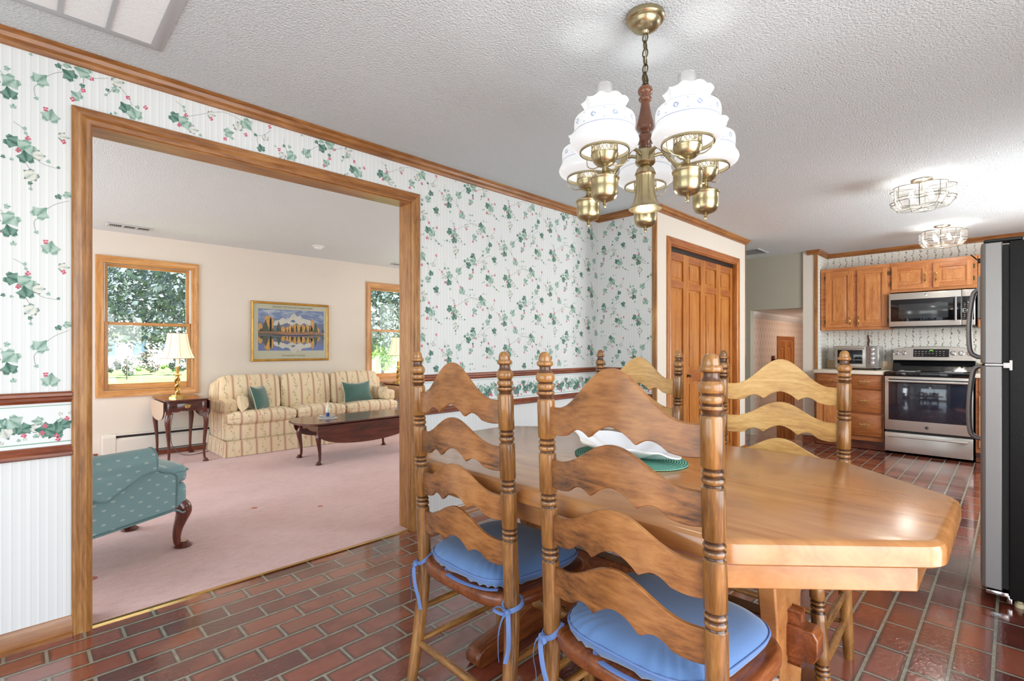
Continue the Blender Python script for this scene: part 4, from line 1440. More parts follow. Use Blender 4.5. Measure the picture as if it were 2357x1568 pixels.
MB().lathe([(0, 1.700), (.022, 1.704), (.034, 1.716), (.034, 1.73), (.02, 1.745), (0, 1.75)], 20).build('bulb', M['bulb'], bell)

SH = [(.083, -.004), (.098, .002), (.110, .011), (.1145, .022), (.112, .032), (.105, .043), (.1015, .053), (.101, .060), (.102, .075), (.102, .092), (.099, .103), (.090, .110), (.074, .114), (.064, .118), (.062, .124), (.066, .135), (.071, .147), (.0745, .158)]
GALL_R = .043


def shade_mesh():
    mb_ = MB()
    seg = 72
    P = [(r, z_) for r, z_ in SH]
    vs, fs = [], []
    n_ = len(P)
    for i, (r, z_) in enumerate(P):
        q = max(0, (i - (n_ - 5)) / 4.0)
        for k_ in range(seg):
            a = 2 * pi * k_ / seg
            r2 = r + .0065 * q * q * cos(9 * a)
            z2 = z_ + .006 * q * q * cos(9 * a + 2.2)
            vs.append((r2 * cos(a), r2 * sin(a), z2))
    m = len(vs)
    for i, (r, z_) in enumerate(P):
        q = max(0, (i - (n_ - 5)) / 4.0)
        for k_ in range(seg):
            a = 2 * pi * k_ / seg
            r2 = r - .003 + .0065 * q * q * cos(9 * a)
            z2 = z_ + .006 * q * q * cos(9 * a + 2.2)
            vs.append((r2 * cos(a), r2 * sin(a), z2))
    for o_, fl in ((0, 0), (m, 1)):
        for i in range(n_ - 1):
            for k_ in range(seg):
                k2 = (k_ + 1) % seg
                f = (o_ + i * seg + k_, o_ + i * seg + k2, o_ + (i + 1) * seg + k2, o_ + (i + 1) * seg + k_)
                fs.append(f[::-1] if fl else f)
    for k_ in range(seg):
        k2 = (k_ + 1) % seg
        fs += [(k_, m + k_, m + k2, k2), ((n_ - 1) * seg + k_, (n_ - 1) * seg + k2, m + (n_ - 1) * seg + k2, m + (n_ - 1) * seg + k_)]
    return mb_.add(vs, fs)


def make_arm(rz):
    """one arm of the chandelier, built along +x from the hub; the arm's own origin is on the lamp axis"""
    R = .226
    arm = MB().tube(smoothpath([(-R + .030, 0, 1.884), (-R + .055, 0, 1.893), (-R + .085, 0, 1.886), (-R + .125, 0, 1.840), (-R + .165, 0, 1.800), (-R + .190, 0, 1.786), (-.006, 0, 1.788)], 6), [.0065] * 10 + [.0085] * 12 + [.0065] * 15, 12).build('arm', M['brass'], ch)
    arm.rotation_euler = (0, 0, rz)
    arm.location = (R * cos(rz), R * sin(rz), 0)
    MB().lathe([(0, 1.652), (.004, 1.653), (.006, 1.658), (.004, 1.662), (.007, 1.666), (.005, 1.670), (.010, 1.674), (.022, 1.677), (.034, 1.682), (.041, 1.690), (.0445, 1.702), (.0455, 1.722), (.0455, 1.744), (.048, 1.747), (.050, 1.752), (.046, 1.757), (.032, 1.764), (.018, 1.770), (.010, 1.776), (.008, 1.786), (.008, 1.792), (.012, 1.794), (.026, 1.798), (.037, 1.808), (.042, 1.820), (.0435, 1.826), (.046, 1.830), (.046, 1.834), (.040, 1.838), (0, 1.838)], 32).build('font', M['brass'], arm, angle=50)
    mb_ = MB()
    z0 = 1.838
    for q in range(18):
        a = 2 * pi * q / 18
        u = Vector((cos(a), sin(a), 0))
        w = Vector((-sin(a), cos(a), 0))
        c_ = u * GALL_R
        for zc, rz_, rw in ((z0 + .009, .0085, .006), (z0 + .026, .010, .0062)):
            mb_.tube([c_ + w * (rw * cos(2 * pi * j / 10)) + Vector((0, 0, zc + rz_ * sin(2 * pi * j / 10))) for j in range(10)], .0016, 5, closed=True)
    for zz in (z0 + .0005, z0 + .0175):
        mb_.tube([(GALL_R * cos(2 * pi * j / 36), GALL_R * sin(2 * pi * j / 36), zz) for j in range(36)], .0014, 5, closed=True)
    mb_.build('gallery', M['brass'], arm)
    mb_ = MB()
    zr = 1.846
    for rr in (.082, .0795):
        mb_.lathe([(rr, zr - .006), (rr + .0018, zr - .006), (rr + .0018, zr + .006), (rr, zr + .006), (rr, zr - .006)], 48, cap=False)
    for q in range(3):
        a = 2 * pi * q / 3 + .5
        u = Vector((cos(a), sin(a), 0))
        mb_.tube(smoothpath([u * .082 + Vector((0, 0, zr - .004)), u * .078 + Vector((0, 0, zr - .030)), u * .055 + Vector((0, 0, zr - .045)), u * .026 + Vector((0, 0, 1.800))], 5), .0018, 6)
    mb_.build('shade_ring', M['brass'], arm)
    sh = shade_mesh().build('lamp_shade', M['shade'], arm, loc=(0, 0, 1.851), angle=60)
    ci = [(.026, 1.848), (.030, 1.88), (.038, 1.915), (.038, 1.935), (.033, 1.96), (.0305, 1.99), (.0305, 2.066)]
    MB().lathe(ci + [(r - .0014, z_) for r, z_ in reversed(ci)], 28, cap=False).build('glass_chimney', M['chimney'], arm)
    MB().lathe([(0, 1.850), (.010, 1.854), (.016, 1.874), (.017, 1.889), (.011, 1.914), (0, 1.929)], 16).build('bulb', M['bulb'], arm)
    return arm


a0 = atan2(-CY_, -CX_)
for k in range(5):
    make_arm(a0 + radians(36) + k * 2 * pi / 5)
for k in range(5):
    a = a0 + radians(36) + k * 2 * pi / 5
    lamp('chandelier_bulb_light', 'POINT', (CX_ + .226 * cos(a), CY_ + .226 * sin(a), 1.955), 1.9, (1, .985, .96), .018)
lamp('chandelier_downlight', 'POINT', (CX_, CY_, 1.66), 1.2, (1, .96, .90), .04)

# ------------------------------------------------------------------ soft shapes
def puffy(mb, c, half, m=6.0, bulge=(0, 0, 0), cuts=9, mi=0, Mx=None):
    """rounded, slightly stuffed block"""
    bm = bmesh.new()
    bmesh.ops.create_cube(bm, size=2.0)
    bmesh.ops.subdivide_edges(bm, edges=bm.edges[:], cuts=cuts, use_grid_fill=True)
    for v in bm.verts:
        x, y, z = v.co
        n = (abs(x) ** m + abs(y) ** m + abs(z) ** m) ** (1 / m)
        x, y, z = x / n, y / n, z / n
        fx, fy, fz = 1 - x * x, 1 - y * y, 1 - z * z
        p = Vector((half[0] * x + bulge[0] * x * fy * fz, half[1] * y + bulge[1] * y * fx * fz, half[2] * z + bulge[2] * z * fx * fy))
        v.co = (Mx @ p if Mx else p) + Vector(c)
    return mb.bm(bm, mi)


def pillow_bm(mb, w, h, t, n=20, dent=0.0, mi=0):
    """knife-edge pillow in the x-z plane, thickness along y"""
    for side in (1, -1):
        vs, fs = [], []
        for i in range(n + 1):
            for j in range(n + 1):
                u, v = -1 + 2 * i / n, -1 + 2 * j / n
                th = t * ((1 - abs(u) ** 2.6) * (1 - abs(v) ** 2.6)) ** .55
                x = w * u * (1 - .09 * (1 - v * v))
                z = h * v * (1 - .10 * (1 - u * u)) - dent * (1 - u * u) * max(0, v) ** 2
                vs.append((x, side * th, z))
        for i in range(n):
            for j in range(n):
                a = i * (n + 1) + j
                f = (a, a + 1, a + n + 2, a + n + 1)
                fs.append(f if side > 0 else f[::-1])
        mb.add(vs, fs, mi)
    return mb


def pillow_edge(w, h, dent=0.0, n=20):
    pts = []
    for k in range(4 * n):
        s_, q = divmod(k, n)
        a = -1 + 2 * q / n
        u, v = ((a, -1), (1, a), (-a, 1), (-1, -a))[s_]
        pts.append((w * u * (1 - .09 * (1 - v * v)), 0, h * v * (1 - .10 * (1 - u * u)) - dent * (1 - u * u) * max(0, v) ** 2))
    return pts


# ------------------------------------------------------------------ sofa
SX0, SX1 = 1.58, 3.72
sx, sy = 2.65, 6.25
so = thing('sofa', 'cream and rose striped floral three-seat sofa under the landscape print', 'sofa', (sx, sy, 0))
FAB = [M['sofa'], M['sofa_side']]


def rel(x, y):
    return x - sx, y - sy


def side_mi(mb):
    """faces looking along x use the fabric whose stripes run by y"""
    V = [Vector(v) for v in mb.v]
    for i, f in enumerate(mb.f):
        nrm = Vector((0, 0, 0))
        for k in range(1, len(f) - 1):
            nrm += (V[f[k]] - V[f[0]]).cross(V[f[k + 1]] - V[f[0]])
        if nrm.length and abs(nrm.normalized().x) > .75:
            mb.mi[i] = 1
    return mb


def cush(x0, y0, z0, x1, y1, z1, name, m=7.0, bulge=(0, 0, 0), Mx=None, piping=None):
    a, b = rel(x0, y0)
    c, d = rel(x1, y1)
    mb_ = puffy(MB(), ((a + c) / 2, (b + d) / 2, (z0 + z1) / 2), ((c - a) / 2, (d - b) / 2, (z1 - z0) / 2), m, bulge, 9, 0, Mx)
    return side_mi(mb_).build(name, FAB, so, angle=180)


cush(SX0 + .02, 5.925, .15, SX1 - .02, 6.50, .365, 'seat_base', 12, (0, .004, 0))
cush(SX0, 6.40, .15, SX1, 6.60, .83, 'back_frame', 9)
for s_, (a, b) in enumerate(((SX0, SX0 + .165), (SX1 - .165, SX1))):
    cush(a + .012, 6.03, .15, b - .012, 6.55, .56, 'arm', 12)
    cush(a - .006, 6.012, .47, b + .006, 6.56, .606, 'arm_cap', 7, (0, 0, .006))
div = [(1.60, 2.345), (2.350, 2.955), (2.960, 3.70)]
for k, (a, b) in enumerate(div):
    ys = 5.895
    mb = MB()
    aa, bb_ = rel(a, ys)
    cc, dd = rel(b, 6.42)
    puffy(mb, ((aa + cc) / 2, (bb_ + dd) / 2 - .16, .412), ((cc - aa) / 2, (dd - bb_) / 2 - .16, .065), 5, (0, .012, .018))
    xa = SX0 + .175 if k == 0 else a
    xb = SX1 - .175 if k == 2 else b
    aa, cc = xa - sx, xb - sx
    puffy(mb, ((aa + cc) / 2, (bb_ + dd) / 2 + .04, .412), ((cc - aa) / 2, (dd - bb_) / 2 - .05, .064), 6, (0, 0, .016))
    c = side_mi(mb).build('seat_cushion', FAB, so, angle=180)
    x0, x1 = a - sx + .012, b - sx - .012
    MB().tube([(x0 + (x1 - x0) * q / 12, ys - sy - .004 + .016 * (2 * q / 12 - 1) ** 6, .418) for q in range(13)], .0045, 8).build('piping', M['piping'], c)
for k, (a, b) in enumerate(((1.60, 2.262), (2.268, 2.882), (2.888, 3.575))):
    Mx = Matrix.Rotation(radians(-9), 4, 'X')
    cush(a, 6.20, .435, b, 6.40, .865, 'back_cushion', 7, (0, .022, .004), Mx)
# skirt with corner pleats
mb = MB()
x0, y0 = rel(SX0 + .006, 5.905)
x1, y1 = rel(SX1 - .006, 6.60)
path = [(x0, y1), (x0, y0), (x1, y0), (x1, y1)]
mb.sweep(path, [(0, .175), (-.004, .175), (-.020, .012), (-.014, .012)], lambda u, v, h: (u, v, h), mi=[1, 0, 1])
for (px_, py_) in ((x0, y0), (x1, y0)):
    mb.rbox(px_ - .016, py_ - .016, .012, px_ + .016, py_ + .016, .17, .012)
mb.build('skirt', FAB, so, angle=50)
mb = MB().tube([(x0, y1, .178), (x0 - .003, y0 - .003, .178), (x1 + .003, y0 - .003, .178), (x1, y1, .178)], .0045, 8)
mb.build('piping', M['piping'], so)

BO = [(1.80, 6.05, .573, radians(62), 'striped floral arm pillow by the left sofa arm'), (3.50, 6.05, .575, radians(112), 'striped floral arm pillow by the right sofa arm')]
for x, y, z, r, lab in BO:
    mb = MB()
    pillow_bm(mb, .135, .095, .058)
    p = mb.build('arm_pillow', FAB[0], loc=(x, y, z), rot=(radians(-10), 0, r), angle=180)
    tag(p, lab, 'pillow', 'floral arm pillows')
for x, y, z, r, tl, w, h, lab in ((1.985, 6.095, .612, radians(48), -16, .165, .15, 'green velvet pillow turned edge-on beside the left arm pillow'), (3.165, 6.045, .612, radians(4), -17, .205, .14, 'green velvet pillow facing the room at the right end of the sofa')):
    mb = MB()
    pillow_bm(mb, w, h, .062, dent=.02)
    p = mb.build('throw_pillow', M['velvet'], loc=(x, y, z), rot=(radians(tl), 0, r), angle=180)
    tag(p, lab, 'pillow', 'green throw pillows')
    MB().tube(pillow_edge(w, h, .02), .0045, 7, closed=True).build('piping', M['velvet_edge'], p)


# ------------------------------------------------------------------ cabriole legs and drop-leaf tables
def cabriole(mb, x, y, h, dx, dy, s=1.0):
    d = Vector((dx, dy, 0)).normalized()
    prof = [(h, .0, .021), (h * .90, .010, .025), (h * .80, .014, .024), (h * .62, .006, .0185), (h * .42, -.003, .0145), (h * .22, -.006, .0118), (h * .09, -.002, .0112), (.030, .004, .0125)]
    pts = [Vector((x, y, z)) + d * (o * s) for z, o, r in prof]
    P = smoothpath(pts, 5)
    R = []
    for i in range(len(P)):
        t = i / (len(P) - 1) * (len(prof) - 1)
        k = min(int(t), len(prof) - 2)
        R.append((prof[k][2] + (prof[k + 1][2] - prof[k][2]) * (t - k)) * s)
    mb.tube(P, R, 14)
    f = Vector((x, y, 0)) + d * (.012 * s)
    mb.lathe([(.016 * s, 0), (.026 * s, .003), (.028 * s, .010), (.020 * s, .020), (.013 * s, .034)], 16, tuple(f))
    return mb


def end_table(label):
    t = thing('end_table', label, 'end table', group='drop-leaf end tables flanking the sofa')
    hx, hy, H = .185, .335, .652
    out = lambda i_: [(hx + .012 - i_, -hy + .03 + i_ * .4), (hx + .012 - i_, hy - .03), (hx - .03, hy + .01 - i_), (-hx + .03, hy + .01 - i_), (-hx - .012 + i_, hy - .03), (-hx - .012 + i_, -hy + .03), (-hx + .03, -hy - .01 + i_), (hx - .03, -hy - .01 + i_)]
    mb = MB()
    rounded_slab(mb, out, [(.008, H - .018), (0, H - .012), (.002, H - .006), (.008, H)])
    mb.build('tabletop', M['mahogany'], t)
    ap = []
    n = 24
    for k in range(n + 1):
        u = -1 + 2 * k / n
        ap.append((u * (hx - .045), H - .115 - .012 * abs(cos(u * pi * 1.5)) + (.006 if abs(u) < .18 else 0)))
    poly = [(hx - .045, H - .0185), (-hx + .045, H - .0185)] + ap
    mb = MB().prism(poly, lambda a, z, h: (a, h, z), -hy + .028, -hy + .046).prism(poly, lambda a, z, h: (a, h, z), hy - .046, hy - .028)
    for s_ in (1, -1):
        mb.box(s_ * (hx - .028), -hy + .05, H - .125, s_ * (hx - .014), hy - .05, H - .0185)
        for q in (1, -1):
            mb.rbox(s_ * (hx - .032) - .022, q * (hy - .042) - .022, H - .15, s_ * (hx - .032) + .022, q * (hy - .042) + .022, H - .0185, .004)
    mb.build('apron', M['mahogany'], t, bevel=.002)
    for s_ in (1, -1):
        for q in (1, -1):
            cabriole(MB(), s_ * (hx - .028), q * (hy - .040), H - .14, s_, q * .9, 1.0).build('leg', M['mahogany_z'], t)
    d = MB().rbox(-.092, -hy + .016, H - .105, .092, -hy + .032, H - .035, .005).build('drawer', M['mahogany'], t)
    mb = MB()
    bp = [(-.030, .010), (-.026, .016), (-.018, .012), (-.010, .016), (0, .020), (.010, .016), (.018, .012), (.026, .016), (.030, .010), (.024, .0), (.016, -.004), (.008, -.014), (0, -.020), (-.008, -.014), (-.016, -.004), (-.024, 0)]
    mb.prism(bp, lambda a, z, h: (a, h, H - .070 + z), -hy + .0125, -hy + .016)
    mb.tube(smoothpath([(-.018, -hy + .010, H - .068), (-.016, -hy + .004, H - .082), (0, -hy + .002, H - .088), (.016, -hy + .004, H - .082), (.018, -hy + .010, H - .068)], 4), .0024, 7)
    mb.build('drawer_pull', M['brass_bright'], d)
    for s_ in (1, -1):
        pl = []
        for k in range(25):
            a = pi * k / 24
            pl.append((-cos(a) * (hy - .01), H - .055 - .165 * sin(a) ** .55))
        pl = [(-hy + .01, H - .022)] + pl + [(hy - .01, H - .022)]
        MB().prism(pl, lambda a, z, h: (s_ * (hx + .012 + h), a, z), -.004, .008, mi=0, side=1).build('drop_leaf', [M['leaf_reflection'] if s_ < 0 else M['mahogany'], M['mahogany']], t)  # left leaf carries the wall's reflection as its colour
    return t


et1 = end_table('mahogany drop-leaf end table with one drawer, left of the sofa')
et1.location = (1.235, 6.215, .008)
et2 = copy_tree(et1)
et2['label'] = 'mahogany end table mostly hidden by the jamb, right of the sofa'
et2.location = (4.07, 6.29, .008)


def table_lamp(label):
    t = thing('table_lamp', label, 'lamp', group='lit brass table lamps on the end tables')
    mb = MB()
    for (r0, r1, z0, z1) in ((.088, .086, 0, .010), (.080, .070, .010, .020), (.060, .050, .020, .032)):
        mb.lathe([(r0, z0), (r0, z1 - .003), (r1, z1)], 8, M=Matrix.Rotation(pi / 8, 4, 'Z'))
    mb.build('base', M['brass_bright'], t, angle=20)
    mb = MB()
    for ph in (0, pi):
        pts = [(.013 * cos(ph + q * .28), .013 * sin(ph + q * .28), .030 + q * .0066) for q in range(29)]
        mb.tube(pts, .0145, 10)
    mb.lathe([(.012, .21), (.024, .216), (.024, .222), (.014, .228), (.036, .232), (.040, .236), (.036, .240), (.014, .244), (.016, .256), (.013, .262), (.022, .270), (.022, .276), (.018, .280), (.018, .318), (.016, .322)], 24)
    mb.build('column', M['brass_bright'], t, angle=50)
    MB().lathe([(.0155, .322), (.0155, .42), (.010, .424), (.010, .47)], 18).build('candle_sleeve', M['white_paint'], t)
    P = [(.158, .408), (.150, .420), (.132, .462), (.116, .512), (.103, .570), (.094, .625), (.089, .672)]
    mb = MB()
    seg = 64
    vs, fs = [], []
    for r, z in P + [(r - .002, z) for r, z in reversed(P)]:
        for k in range(seg):
            a = 2 * pi * k / seg
            w = 1 - .022 * (0.5 - 0.5 * cos(8 * a))
            vs.append((r * w * cos(a), r * w * sin(a), z))
    n_ = 2 * len(P)
    for i in range(n_):
        j = (i + 1) % n_
        for k in range(seg):
            k2 = (k + 1) % seg
            fs.append((i * seg + k, i * seg + k2, j * seg + k2, j * seg + k))
    mb.add(vs, fs)
    sh = mb.build('lamp_shade', M['shade_cloth'], t, angle=60)
    mb = MB()
    for q in range(8):
        a = 2 * pi * q / 8
        mb.tube([((r + .0008) * cos(a), (r + .0008) * sin(a), z) for r, z in P], .0020, 6)
    mb.build('rib', plain('shade_braid', (206, 176, 128), .8), sh)
    for r, z in (P[0], P[-1]):
        mb = MB()
        mb.tube([(r * (1 - .022 * (0.5 - 0.5 * cos(8 * 2 * pi * k / 64))) * cos(2 * pi * k / 64), r * (1 - .022 * (0.5 - 0.5 * cos(8 * 2 * pi * k / 64))) * sin(2 * pi * k / 64), z) for k in range(64)], .003, 6, closed=True)
        mb.build('edging', plain('shade_trim', (150, 138, 112), .8), sh)
    MB().lathe([(0, .475), (.014, .48), (.026, .51), (.026, .53), (.014, .56), (0, .565)], 16).build('bulb', M['bulb_soft'], t)
    return t


tl1 = table_lamp('lit brass table lamp with cream bell shade in front of the left window')
tl1.location = (1.205, 6.19, .661)
tl2 = copy_tree(tl1)
tl2['label'] = 'lit brass table lamp at the right window, cut off by the jamb'
tl2.location = (4.0, 6.40, .661)
for x, y in ((1.205, 6.19), (4.0, 6.40)):
    lamp('table_lamp_light', 'POINT', (x, y, 1.19), 5.0, (1.0, .80, .56), .05)
cd = MB().tube(smoothpath([(1.23, 6.52, .48), (1.21, 6.535, .30), (1.215, 6.50, .12), (1.27, 6.42, .03), (1.34, 6.34, .012), (1.45, 6.36, .012), (1.55, 6.44, .012)], 8), .0035, 7).build('lamp_cord', M['cord'])
tag(cd, 'thin brown lamp cord hanging behind the left end table to the carpet', 'cord')

# ------------------------------------------------------------------ coffee table
ct = thing('coffee_table', 'mahogany drop-leaf coffee table in front of the sofa', 'coffee table', (2.655, 5.14, .008))
H = .418
hx, hy = .675, .30


def ct_out(i_):
    pts = []
    for k in range(40):
        a = -pi / 2 + pi * k / 39
        pts.append((hx - .16 + (.16 - i_) * cos(a), (hy - i_) * sin(a) * (1.0 if abs(sin(a)) < .98 else 1)))
    pts += [(-a, -b) for a, b in pts]
    return pts


mb = MB()
rounded_slab(mb, ct_out, [(.008, H - .020), (.0, H - .013), (.002, H - .006), (.008, H)])
mb.build('tabletop', M['mahogany'], ct)
mb = MB()
for s_ in (1, -1):
    mb.box(-.47, s_ * (hy - .075), H - .095, .47, s_ * (hy - .06), H - .021)
    pl = [(-.20, H - .021), (.20, H - .021)] + [(.20 - .4 * k / 20, H - .085 - .018 * abs(cos(pi * k / 20 * 1.5 + .0))) for k in range(21)]
    mb.prism(pl, lambda a, z, h: (s_ * (.49 + h), a, z), -.008, .008)
    for q in (1, -1):
        mb.rbox(s_ * .49 - .024, q * (hy - .070) - .024, H - .12, s_ * .49 + .024, q * (hy - .070) + .024, H - .021, .004)
mb.build('apron', M['mahogany'], ct, bevel=.002)
for s_ in (1, -1):
    for q in (1, -1):
        cabriole(MB(), s_ * .495, q * (hy - .068), H - .10, s_, q * .55, 1.12).build('leg', M['mahogany_z'], ct)
for s_ in (1, -1):
    pl = [(-.545, H - .024)]
    for k in range(31):
        a = pi * k / 30
        pl.append((-.545 * cos(a), H - .045 - .19 * sin(a) ** .62))
    pl.append((.545, H - .024))
    MB().prism(pl, lambda a, z, h: (a, s_ * (hy - .004 + h), z), -.008, .008).build('drop_leaf', M['mahogany'], ct, bevel=.003)

dz = .4265
d = MB()
rounded_slab(d, lambda i_: [((.098 + .006 * cos(16 * 2 * pi * k / 96) - i_) * cos(2 * pi * k / 96), (.098 + .006 * cos(16 * 2 * pi * k / 96) - i_) * sin(2 * pi * k / 96)) for k in range(96)], [(0, 0), (0, .0015), (.002, .002)])
tag(d.build('doily', M['white'], loc=(2.385, 5.21, dz)), 'white scalloped doily on the coffee table', 'doily')
hd = thing('candle_holder', 'glass dish candle holder with a blue and white cup on the doily', 'candle holder', (2.385, 5.21, dz + .0025))
MB().lathe([(0, 0), (.060, 0), (.078, .006), (.088, .018), (.090, .024), (.086, .024), (.074, .010), (.058, .006), (0, .006)], 40).build('dish', M['clear'], hd)
MB().lathe([(0, .0065), (.016, .0065), (.018, .014), (.017, .040), (.022, .046), (.020, .052), (0, .052)], 24).build('cup', plain('blue_cup', (52, 72, 140), .25), hd)
cn = MB().lathe([(0, 0), (.015, 0), (.023, .018), (.021, .040), (.014, .062), (.008, .088), (.004, .112), (0, .128)], 24).build('candle', plain('ivory_wax', (238, 234, 218), .5), loc=(2.385, 5.21, dz + .0550))
tag(cn, 'ivory flame-shaped candle standing in the blue and white cup', 'candle')

# ------------------------------------------------------------------ teal armchair
ac = thing('armchair', 'teal upholstered wing armchair with cabriole legs, half hidden by the left jamb', 'armchair', (.287, 3.632, .008), radians(18))
TE = M['teal']
for s_ in (-1, 1):
    mb = MB()
    top = smoothpath([Vector((.268, 0, .27)), Vector((.272, 0, .36)), Vector((.270, 0, .435)), Vector((.245, 0, .462)), Vector((.195, 0, .478)), Vector((.150, 0, .510)), Vector((.125, 0, .555)), Vector((.10, 0, .575))], 4)
    poly = [(-.36, .205), (.20, .243), (.262, .25)] + [(p.x, p.z) for p in top] + [(-.36, .585)]
    mb.prism(poly, lambda a, z, h: (a, s_ * (.315 + h), z), -.045, .045)
    sd = mb.build('arm', TE, ac, bevel=.012, bevel_seg=3)
    mb = MB()
    mb.tube([(-.36, s_ * .350, .556), (-.1, s_ * .350, .556), (.10, s_ * .350, .552), (.134, s_ * .350, .550), (.150, s_ * .350, .549)], [.063, .063, .062, .056, .040], 22)
    mb.build('arm_roll', TE, sd)
    wg = smoothpath([Vector((-.24, 0, .56)), Vector((-.215, 0, .64)), Vector((-.165, 0, .76)), Vector((-.135, 0, .86)), Vector((-.135, 0, .92)), Vector((-.165, 0, .985)), Vector((-.24, 0, 1.03)), Vector((-.36, 0, 1.05))], 4)
    MB().prism([(-.42, .56)] + [(p.x, p.z) for p in wg] + [(-.46, 1.05)], lambda a, z, h: (a, s_ * (.31 + h), z), -.03, .03).build('wing', TE, ac, bevel=.014, bevel_seg=3)
    # front welt of the arm
    MB().tube([(p.x + .002, s_ * .360, p.z) for p in top], .005, 8).build('piping', M['teal_plain'], sd)
    cabriole(MB(), .322, s_ * .285, .262, 1, s_ * .35, 1.75).build('leg', M['mahogany_z'], ac)
    MB().tube([(-.34, s_ * .29, .24), (-.36, s_ * .29, .12), (-.40, s_ * .29, 0)], [.026, .022, .017], 12).build('leg', M['mahogany_z'], ac)
mb = MB()
puffy(mb, (.02, 0, .305), (.345, .292, .078), 12)
puffy(mb, (.29, 0, .305), (.072, .318, .079), 8)
mb.build('seat_rail', TE, ac, angle=180)
mb = MB()
puffy(mb, (.02, 0, .432), (.30, .262, .056), 6, (0, 0, .016))
puffy(mb, (.285, 0, .432), (.088, .325, .055), 5, (.006, 0, .012))
sc_ = mb.build('seat_cushion', TE, ac, angle=180)
for zz in (.452,):
    MB().tube(smoothpath([(.205, -.318, zz), (.285, -.324, zz), (.352, -.312, zz), (.372, -.26, zz), (.376, 0, zz), (.372, .26, zz), (.352, .312, zz), (.285, .324, zz), (.205, .318, zz)], 5), .0048, 8).build('piping', M['teal_plain'], sc_)
MB().tube(smoothpath([(-.36, -.362, .206), (0, -.364, .229), (.20, -.362, .243), (.265, -.358, .245), (.315, -.335, .215), (.345, -.322, .225), (.360, -.30, .262), (.366, -.10, .262), (.366, .10, .262), (.36, .3, .262)], 5), .0055, 8).build('piping', M['teal_plain'], ac)
mb = MB()
puffy(mb, (-.37, 0, .62), (.075, .30, .44), 8, (.02, 0, 0), Mx=Matrix.Rotation(radians(-7), 4, 'Y'))
mb.build('backrest', TE, ac, angle=180)
# loose arm cover draped over the roll
mb = MB()
nx, na = 14, 16
vs, fs = [], []
for th_ in (.0655, .0685):
    for i in range(nx + 1):
        x = -.33 + .468 * i / nx
        q = i / nx
        drop = max(0, .5 - abs(q - .48) * 1.25) * .22
        for j in range(na + 1):
            f = j / na
            a = radians(60 + 190 * min(1, f / .72))
            y, z = .345 + th_ * -cos(a) * -1 * 0, 0
            yy, zz = -.350 + th_ * cos(a), .556 + th_ * sin(a)
            if f > .72:
                k = (f - .72) / .28
                a = radians(250)
                yy, zz = -.350 + th_ * cos(radians(200)) - .003, .556 + th_ * sin(radians(200)) - k * (drop + .03)
            elif a > radians(200):
                yy, zz = -.350 + th_ * cos(radians(200)) - .002, .556 + th_ * sin(radians(200)) - .001 * j
            vs.append((x, yy, zz))
m = (nx + 1) * (na + 1)
for o_ in (0, m):
    for i in range(nx):
        for j in range(na):
            p = o_ + i * (na + 1) + j
            fs.append((p, p + 1, p + na + 2, p + na + 1))
mb.add(vs, fs)
cv = mb.build('arm_cover', TE, ac, angle=60, label='loose arm cover with a pointed corner')
MB().tube([tuple(Vector(vs[m + i * (na + 1) + na]) + Vector((0, -.001, 0))) for i in range(nx + 1)], .0042, 7).build('hem', M['teal_plain'], cv)
MB().tube([tuple(Vector(vs[m + nx * (na + 1) + j]) + Vector((.001, 0, 0))) for j in range(na + 1)], .0042, 7).build('hem', M['teal_plain'], cv)

# ------------------------------------------------------------------ baseboard heater, vents, detector
bh = thing('baseboard_heater', 'cream baseboard heater along the living room wall behind the end table', 'heater', (0, 0, 0))
hx0, hx1, hy0 = .63, 3.60, YL - .085
mb = MB().box(hx0 + .11, YL - .02, .055, hx1, YL - .002, .275).box(hx0 + .11, hy0 + .01, .262, hx1, YL - .02, .275)
mb.build('back_plate', M['heater'], bh)
MB().prism([(hy0 + .004, .085), (hy0 + .016, .085), (hy0 + .016, .205), (hy0 + .034, .238), (hy0 + .026, .242), (hy0 + .004, .212)], lambda a, z, h: (h, a, z), hx0 + .11, hx1).build('cover', M['heater'], bh)
MB().box(hx0 + .11, hy0 + .022, .075, hx1, YL - .021, .255).build('fins', M['dark_slot'], bh)
MB().prism([(hy0, .055), (YL - .002, .055), (YL - .002, .282), (hy0 + .03, .282), (hy0, .25)], lambda a, z, h: (h, a, z), hx0, hx0 + .112).build('end_cap', M['heater'], bh, bevel=.004)
MB().prism([(hy0, .055), (YL - .002, .055), (YL - .002, .282), (hy0 + .03, .282), (hy0, .25)], lambda a, z, h: (h, a, z), hx1, hx1 + .05).build('end_cap', M['heater'], bh, bevel=.004)
MB().box(hx0 + .05, hy0 + .03, .009, hx1, YL - .002, .054).build('foot', M['rail_x'], bh, label='dark wooden strip under the heater')


